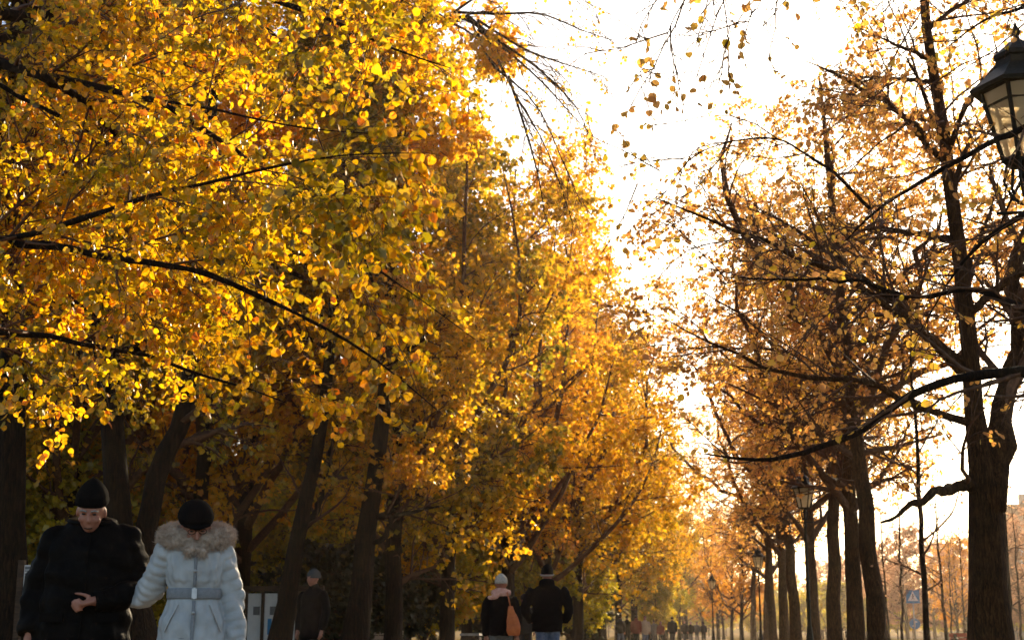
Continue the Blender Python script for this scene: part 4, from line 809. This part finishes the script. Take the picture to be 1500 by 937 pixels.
part('strap', tub([(-.03, .0, 1.18), (-.055, .01, 1.30), (-.085, .06, 1.385), (-.08, .14, 1.35), (-.04, .16, 1.2), (.0, .05, 1.12)], .009, 6), M['orange_bag'], bag, smooth=True)
figure('broad man seen from behind in black hooded coat and jeans with light hat band', px_loc(802, 20.5), pi, 1.78, 'black_wool', .84, 'jeans', 'beanie', 'black_wool', vox=.015, stride=.14, width=1.14, hood=True, arms='pockets', seed=13)
mb = bpy.data.objects['person.004']
V, F = tubes_geo(np.array([[(.094 * cos(a), .01 + .113 * sin(a), 1.648 + .016 * -sin(a)) for a in np.linspace(-.3, pi + .3, 16)]]), np.full((1, 16), .010), 8); part('hat_band', (V, F), M['cream_knit'], mb, smooth=True)
figure('dark clothed walker farther off, between the strolling pair', px_loc(768, 34), 0.2, 1.72, 'dark_coat', .8, 'dark_coat', 'beanie', 'dark_coat', vox=.016, seed=14)
far = [(909, 74, 'dark_coat', 'black_wool', 1.72, 'leftmost of the group of four distant walkers, dark coat'), (919, 76, 'black_coat', 'black_wool', 1.70, 'second of the group of four distant walkers, black coat'),
       (932, 75, 'red_coat', 'wood_dark', 1.72, 'third of the group of four distant walkers, reddish jacket'), (945, 77, 'beige_coat', 'wood_dark', 1.70, 'rightmost of the group of four distant walkers, beige coat'),
       (968, 98, 'red_coat', 'wood_dark', 1.55, 'small distant walker in red right of the group of four'), (985, 86, 'dark_coat', 'black_wool', 1.75, 'distant walker alone in the middle of the path, dark coat'),
       (958, 104, 'grey_cloth', 'wood_dark', 1.7, 'distant walker in grey right of the beige coated one'), (1003, 118, 'dark_coat', 'wood_dark', 1.75, 'faraway walker just right of the lone dark one'), (1012, 122, 'black_coat', 'wood_dark', 1.7, 'faraway walker left of the farthest lamp post'),
       (1021, 128, 'grey_cloth', 'wood_dark', 1.72, 'faraway grey walker near the farthest lamp post'), (1031, 126, 'dark_coat', 'black_wool', 1.7, 'faraway walker touching the farthest lamp post')]
rng = np.random.default_rng(3)
for px, D, c_, h_, H_, lab in far:
    figure(lab, px_loc(px, D), rng.choice([0, pi]) + rng.normal(0, .2), H_, c_, rng.uniform(.6, .85), rng.choice(['jeans', 'dark_coat', 'grey_cloth']), 'hair', h_, 'distant walkers on the path', .024, stride=.18, seed=int(px))

# ------------------------------------------------------------------ lamps
def lamp(label, base, hg, tilt_=0.0, near=False):
    """hg: height of the bottom of the lantern glass"""
    root = thing('street_lamp', label, 'street lamp', base, 0, 'street lamps along the path')
    S = 16 if near else 10; h = hg
    part('base', lathe_geo([(.0, 0), (.17, 0), (.17, .12), (.14, .16), (.12, .5), (.135, .54), (.10, .62), (.075, .9), (.06, 1.0), (.0, 1.0)], 8), M['iron'], root)
    part('post', lathe_geo([(.056, .95), (.05, 1.6), (.062, 1.62), (.062, 1.66), (.046, 1.70), (.036, h - .5), (.05, h - .48), (.05, h - .44), (.032, h - .40), (.03, h - .12), (.0, h - .1)], S), M['iron'], root, smooth=True)
    part('ladder_bar', tub([(-.22, 0, h - .36), (.22, 0, h - .36)], .012, 8), M['iron'], root, smooth=True)
    part('lantern_seat', merge([lathe_geo([(.03, h - .12), (.06, h - .10), (.035, h - .07), (.05, h - .04), (.145, h - .015), (.155, h + .012), (.0, h + .012)], 6 if near else 4), ] +
         [tub([(.03 * cos(a), .03 * sin(a), h - .3), (.10 * cos(a), .10 * sin(a), h - .27), (.155 * cos(a), .155 * sin(a), h - .15), (.13 * cos(a), .13 * sin(a), h - .02)], .011, 6) for a in np.arange(6) * pi / 3]), M['iron'], root)
    n = 6; rb, rt, gh = .145, .265, .52
    for i in range(n):
        a0, a1 = i * 2 * pi / n, (i + 1) * 2 * pi / n
        c = lambda a, r, z_: np.array([r * cos(a), r * sin(a), z_])
        q = [c(a0, rb * .97, h + .02), c(a1, rb * .97, h + .02), c(a1, rt * .97, h + gh), c(a0, rt * .97, h + gh)]; o_ = [v * [.985, .985, 1] for v in q]
        pane = (np.array(q + o_), [np.array([[0, 1, 2, 3], [7, 6, 5, 4], [0, 4, 5, 1], [1, 5, 6, 2], [2, 6, 7, 3], [3, 7, 4, 0]])])
        part('glass_pane', pane, M['glass'], root)
        part('frame_bar', tub([c(a0, rb, h), c(a0, rt, h + gh)], .016, 4), M['iron'], root)
    for r__, z__, t__ in ((rt, h + gh, .022), (rb, h + .01, .018), (rb + (rt - rb) * .78, h + gh * .78, .009)): part('frame_ring', tub([c(a, r__, z__) for a in np.linspace(0, 2 * pi, 7)], t__, 6), M['iron'], root)
    rf = part('roof', lathe_geo([(.0, h + gh + .02), (.335, h + gh - .015), (.345, h + gh + .01), (.27, h + gh + .07), (.17, h + gh + .16), (.15, h + gh + .22), (.165, h + gh + .23), (.165, h + gh + .26), (.12, h + gh + .30), (.05, h + gh + .36), (.0, h + gh + .37)], 6), M['iron'], root)
    part('finial', lathe_geo([(.0, h + gh + .36), (.03, h + gh + .37), (.02, h + gh + .40), (.035, h + gh + .43), (.012, h + gh + .48), (.0, h + gh + .52)], 10), M['iron'], rf, smooth=True)
    bl = part('bulb', lathe_geo([(.0, h + .18), (.035, h + .2), (.05, h + .28), (.035, h + .36), (.025, h + .4), (.025, h + gh), (.0, h + gh)], 10), M['white_paint'], root, smooth=True)
    return root
p = at(1503, 237, 9.7); lamp('big street lamp with glass lantern close at the upper right corner', (p[0], p[1], 0), p[2], near=True)
for px, py, D, lab in [(1178, 744, 38, 'tall lamp post standing in front of the right row trunks'), (1111, 831, 70, 'smaller lamp post left of the right row, pale lantern'), (1043, 862, 96, 'farthest lamp post at the end of the path')]:
    q = at(px, py, D); lamp(lab, (q[0], q[1], 0), q[2])

# ------------------------------------------------------------------ boards, benches, bins, signs
def board(label, px0, px1, ytop, ybot, D, nstrip, seed):
    p0 = at(px0, 925, D); w = at(px1, 925, D)[0] - p0[0]; zt = at(px0, ytop, D)[2]; zb = at(px0, ybot, D)[2]
    root = thing('notice_board', label, 'notice board', (p0[0] + w / 2, p0[1], 0), 0); rg = np.random.default_rng(seed)
    part('panel', box_geo((0, 0, (zt + zb) / 2), (w, .03, zt - zb)), M['paper'], root)
    for sx in (-1, 1): part('post', box_geo((sx * (w / 2 + .035), 0, (zt + .05) / 2), (.06, .06, zt + .05)), M['wood_dark'], root)
    for i in range(nstrip):
        zz = zt - (i + 1) * (zt - zb) / (nstrip + 1); ww = w * rg.uniform(.4, .8)
        part('print_line', box_geo((-w * .4 + ww / 2, -.0175, zz), (ww, .002, .012 if i % 5 else .03)), M['ink'], root)
    return root
board('narrow white notice panel with printed lines at the left edge behind the old man', 30, 44, 827, 927, 14, 22, 1)
def stall(label):
    D = 27.0; p0 = at(362, 925, D); p1 = at(432, 925, D); w = p1[0] - p0[0]; zt = at(400, 866, D)[2]
    root = thing('display_stand', label, 'display stand', (p0[0], p0[1], 0))
    part('top_rail', box_geo((w / 2 + .1, 0, zt + .06), (w + .9, .12, .10)), M['wood_dark'], root)
    for x in (-.04, .30, .62, .98): part('post', box_geo((x, -.03, zt / 2), (.05, .06, zt)), M['wood_dark'], root)
    for i, x in enumerate((.13, .46, .80)):
        pn = part('white_board', box_geo((x, .02, zt * .5 + .05), (.27, .03, zt - .16)), M['paper'], root)
        if i == 1: part('blue_poster', box_geo((x - .02, 0.0, .95), (.08, .006, .30)), M['blue'], pn)
        part('printed_picture', box_geo((x + .04, 0.0, 1.25), (.13, .006, .16)), M['ink'], pn)
    return root
stall('dark framed stand with white boards behind the pale coated woman')
def bench(label, loc, rz, mat, L=1.6, bh=.82):
    root = thing('park_bench', label, 'bench', loc, rz)
    for i in range(4): part('seat_slat', box_geo((0, -.05 - .11 * i, .45), (L, .09, .035)), M[mat], root)
    for i in range(3): part('back_slat', box_geo((0, .03 + .025 * i, .55 + .12 * i + (bh - .82)), (L, .03, .10)), M[mat], root)
    for sx in (-1, 1):
        part('leg', merge([box_geo((sx * (L / 2 - .15), -.38, .215), (.07, .06, .43)), box_geo((sx * (L / 2 - .15), .03, .40), (.07, .055, .80)), box_geo((sx * (L / 2 - .15), -.18, .42), (.06, .40, .05))]), M['iron'], root)
        part('armrest', tub([(sx * (L / 2 - .05), .05, .66), (sx * (L / 2 - .05), -.3, .68), (sx * (L / 2 - .05), -.42, .64), (sx * (L / 2 - .05), -.4, .45)], .022, 8), M['iron'], root, smooth=True)
    return root
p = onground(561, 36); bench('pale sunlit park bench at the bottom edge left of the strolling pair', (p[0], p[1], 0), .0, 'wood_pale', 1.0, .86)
p = onground(1413, 40); bench('red slatted bench end left of the thickest trunk', (p[0], p[1], 0), .25, 'wood_red', .8, .80)
p = onground(690, 30)
lb = thing('litter_bin', 'dark square litter bin with grey lid left of the pink scarfed woman', 'litter bin', (p[0], p[1], 0))
for i in range(9): part('slat', box_geo((-.16 + .04 * i, -.17, .42), (.032, .025, .66)), M['wood_dark'], lb); part('slat', box_geo((-.16 + .04 * i, .17, .42), (.032, .025, .66)), M['wood_dark'], lb)
for i in range(8): part('slat', box_geo((-.185, -.14 + .04 * i, .42), (.025, .032, .66)), M['wood_dark'], lb); part('slat', box_geo((.185, -.14 + .04 * i, .42), (.025, .032, .66)), M['wood_dark'], lb)
part('liner', lathe_geo([(0, .1), (.14, .1), (.15, .74), (0, .74)], 16), M['iron'], lb, smooth=True); part('lid', merge([box_geo((0, 0, .80), (.42, .42, .05), taper=.94)]), M['concrete'], lb); part('foot', box_geo((0, 0, .05), (.34, .34, .10)), M['concrete'], lb)
p = onground(541, 30)
br = thing('bicycle_rack', 'thin bent steel rail standing right of the leaning trunk', 'rail', (p[0], p[1], 0))
part('rail', tub([(-.02, 0, 0), (-.02, 0, 1.15), (-.01, 0, 1.28), (-.07, 0, 1.36), (-.13, 0, 1.34), (-.16, 0, 1.2)], .018, 8), M['steel'], br, smooth=True); part('base_plate', box_geo((-.02, 0, .01), (.14, .14, .015)), M['steel'], br)
# pedestrian crossing sign and a round sign
def sign(label, px, py, D, kind):
    q = at(px, py, D); root = thing('road_sign', label, 'road sign', (q[0], q[1], 0)); zc = q[2]
    part('pole', tub([(0, .03, 0), (0, .03, zc + .35)], .03, 8), M['steel'], root, smooth=True)
    if kind == 'crossing':
        pl = part('plate', box_geo((0, 0, zc), (.62, .02, .62)), M['blue'], root)
        V = np.array([[-.24, -.014, zc - .2], [.24, -.014, zc - .2], [0, -.014, zc + .24]]); V = np.concatenate([V, V + [0, .003, 0]]); part('white_triangle', (V, [np.array([[0, 1, 2], [5, 4, 3]]), np.array([[0, 3, 4, 1], [1, 4, 5, 2], [2, 5, 3, 0]])]), M['white_paint'], root)
        part('walking_figure', merge([ball((.0, -.02, zc + .10), (.03, .004, .03), 8), tub([(0, -.02, zc + .06), (0, -.02, zc - .04)], .018, 6), tub([(0, -.02, zc - .04), (-.06, -.02, zc - .15)], .012, 6), tub([(0, -.02, zc - .04), (.06, -.02, zc - .15)], .012, 6), tub([(-.06, -.02, zc), (0, -.02, zc + .05), (.06, -.02, zc)], .01, 6)]), M['iron'], root)
    else:
        V, F = lathe_geo([(0, 0), (.28, 0), (.28, .02), (0, .02)], 24); V = np.stack([V[:, 0], V[:, 2] - .02, V[:, 1] + zc], 1); part('plate', (V, [f[:, ::-1] for f in F]), M['blue'], root)
        part('arrow', merge([box_geo((0, -.024, zc), (.05, .004, .3)), box_geo((.05, -.024, zc + .1), (.14, .005, .05), 0), box_geo((-.05, -.0245, zc - .1), (.14, .004, .05), 0)]), M['white_paint'], root)
sign('blue pedestrian crossing sign with white triangle, seen beside the young dark stem', 1337, 873, 70, 'crossing')
sign('round blue road sign with white arrow below and beyond the crossing sign', 1340, 913, 78, 'round')
# low fence along the road, every picket is its own piece
def fence(label, x, y0, y1):
    root = thing('railing_fence', label, 'fence', (x, y0, 0)); L = y1 - y0; me = None
    for z_ in (.25, .85): part('rail', box_geo((0, L / 2, z_), (.05, L, .05)), M['concrete'], root)
    V, F = box_geo((0, 0, .47), (.05, .05, .94)); me = mesh_np('picket', V, F, M['concrete'], smooth=False)
    for i in range(int(L / .9)): link('picket', me, root, (0, .45 + i * .9, 0))
fence('long pale grey railing along the street beyond the right lawn', 24.5, 60, 190)
# building at the right edge
q0 = at(1474, 745, 150); zr = q0[2]
bd = thing('apartment_house', 'ochre house with flat brown roof edge at the right border', 'building', (q0[0] + 11, q0[1] + 6, 0))
part('wall', box_geo((0, 0, zr / 2 - .3), (22, 12, zr - .6)), M['wall'], bd)
rf = part('roof', merge([box_geo((0, 0, zr - .25), (22.8, 12.8, .7)), box_geo((0, 0, zr + .3), (21.5, 11.5, .4))]), M['roof'], bd)
part('chimney', box_geo((-8, 0, zr + 1.2), (.9, .9, 1.6)), M['concrete'], rf)
for fl in range(int((zr - 1) // 3)):
    for i in range(7):
        x_ = -9.2 + i * 3.05; w_ = part('window', merge([box_geo((x_, -6.03, 1.9 + fl * 3), (1.5, .10, 1.75))]), M['white_paint'], bd)
        part('pane', box_geo((x_ - .34, -6.09, 1.9 + fl * 3), (.6, .03, 1.5)), M['window'], w_); part('pane', box_geo((x_ + .34, -6.09, 1.9 + fl * 3), (.6, .03, 1.5)), M['window'], w_)
part('door', box_geo((10.2, -6.05, 1.1), (1.0, .1, 2.2)), M['wood_dark'], bd)

# ------------------------------------------------------------------ autumn haze
V, F = box_geo((0, 180, 12.5), (330, 500, 27)); hz = mesh_np('haze', V, F, [], smooth=False) if False else None
m, t, o = newmat('haze_air'); pv = N(t, 'ShaderNodeVolumePrincipled', Density=HAZE, Anisotropy=.65); pv.inputs['Color'].default_value = (1.0, .82, .66, 1)
t.links.new(pv.outputs[0], o.inputs['Volume']); V, F = box_geo((0, 190, 9.5), (330, 420, 21)); link('haze', mesh_np('haze', V, F, m, smooth=False), kind='stuff')
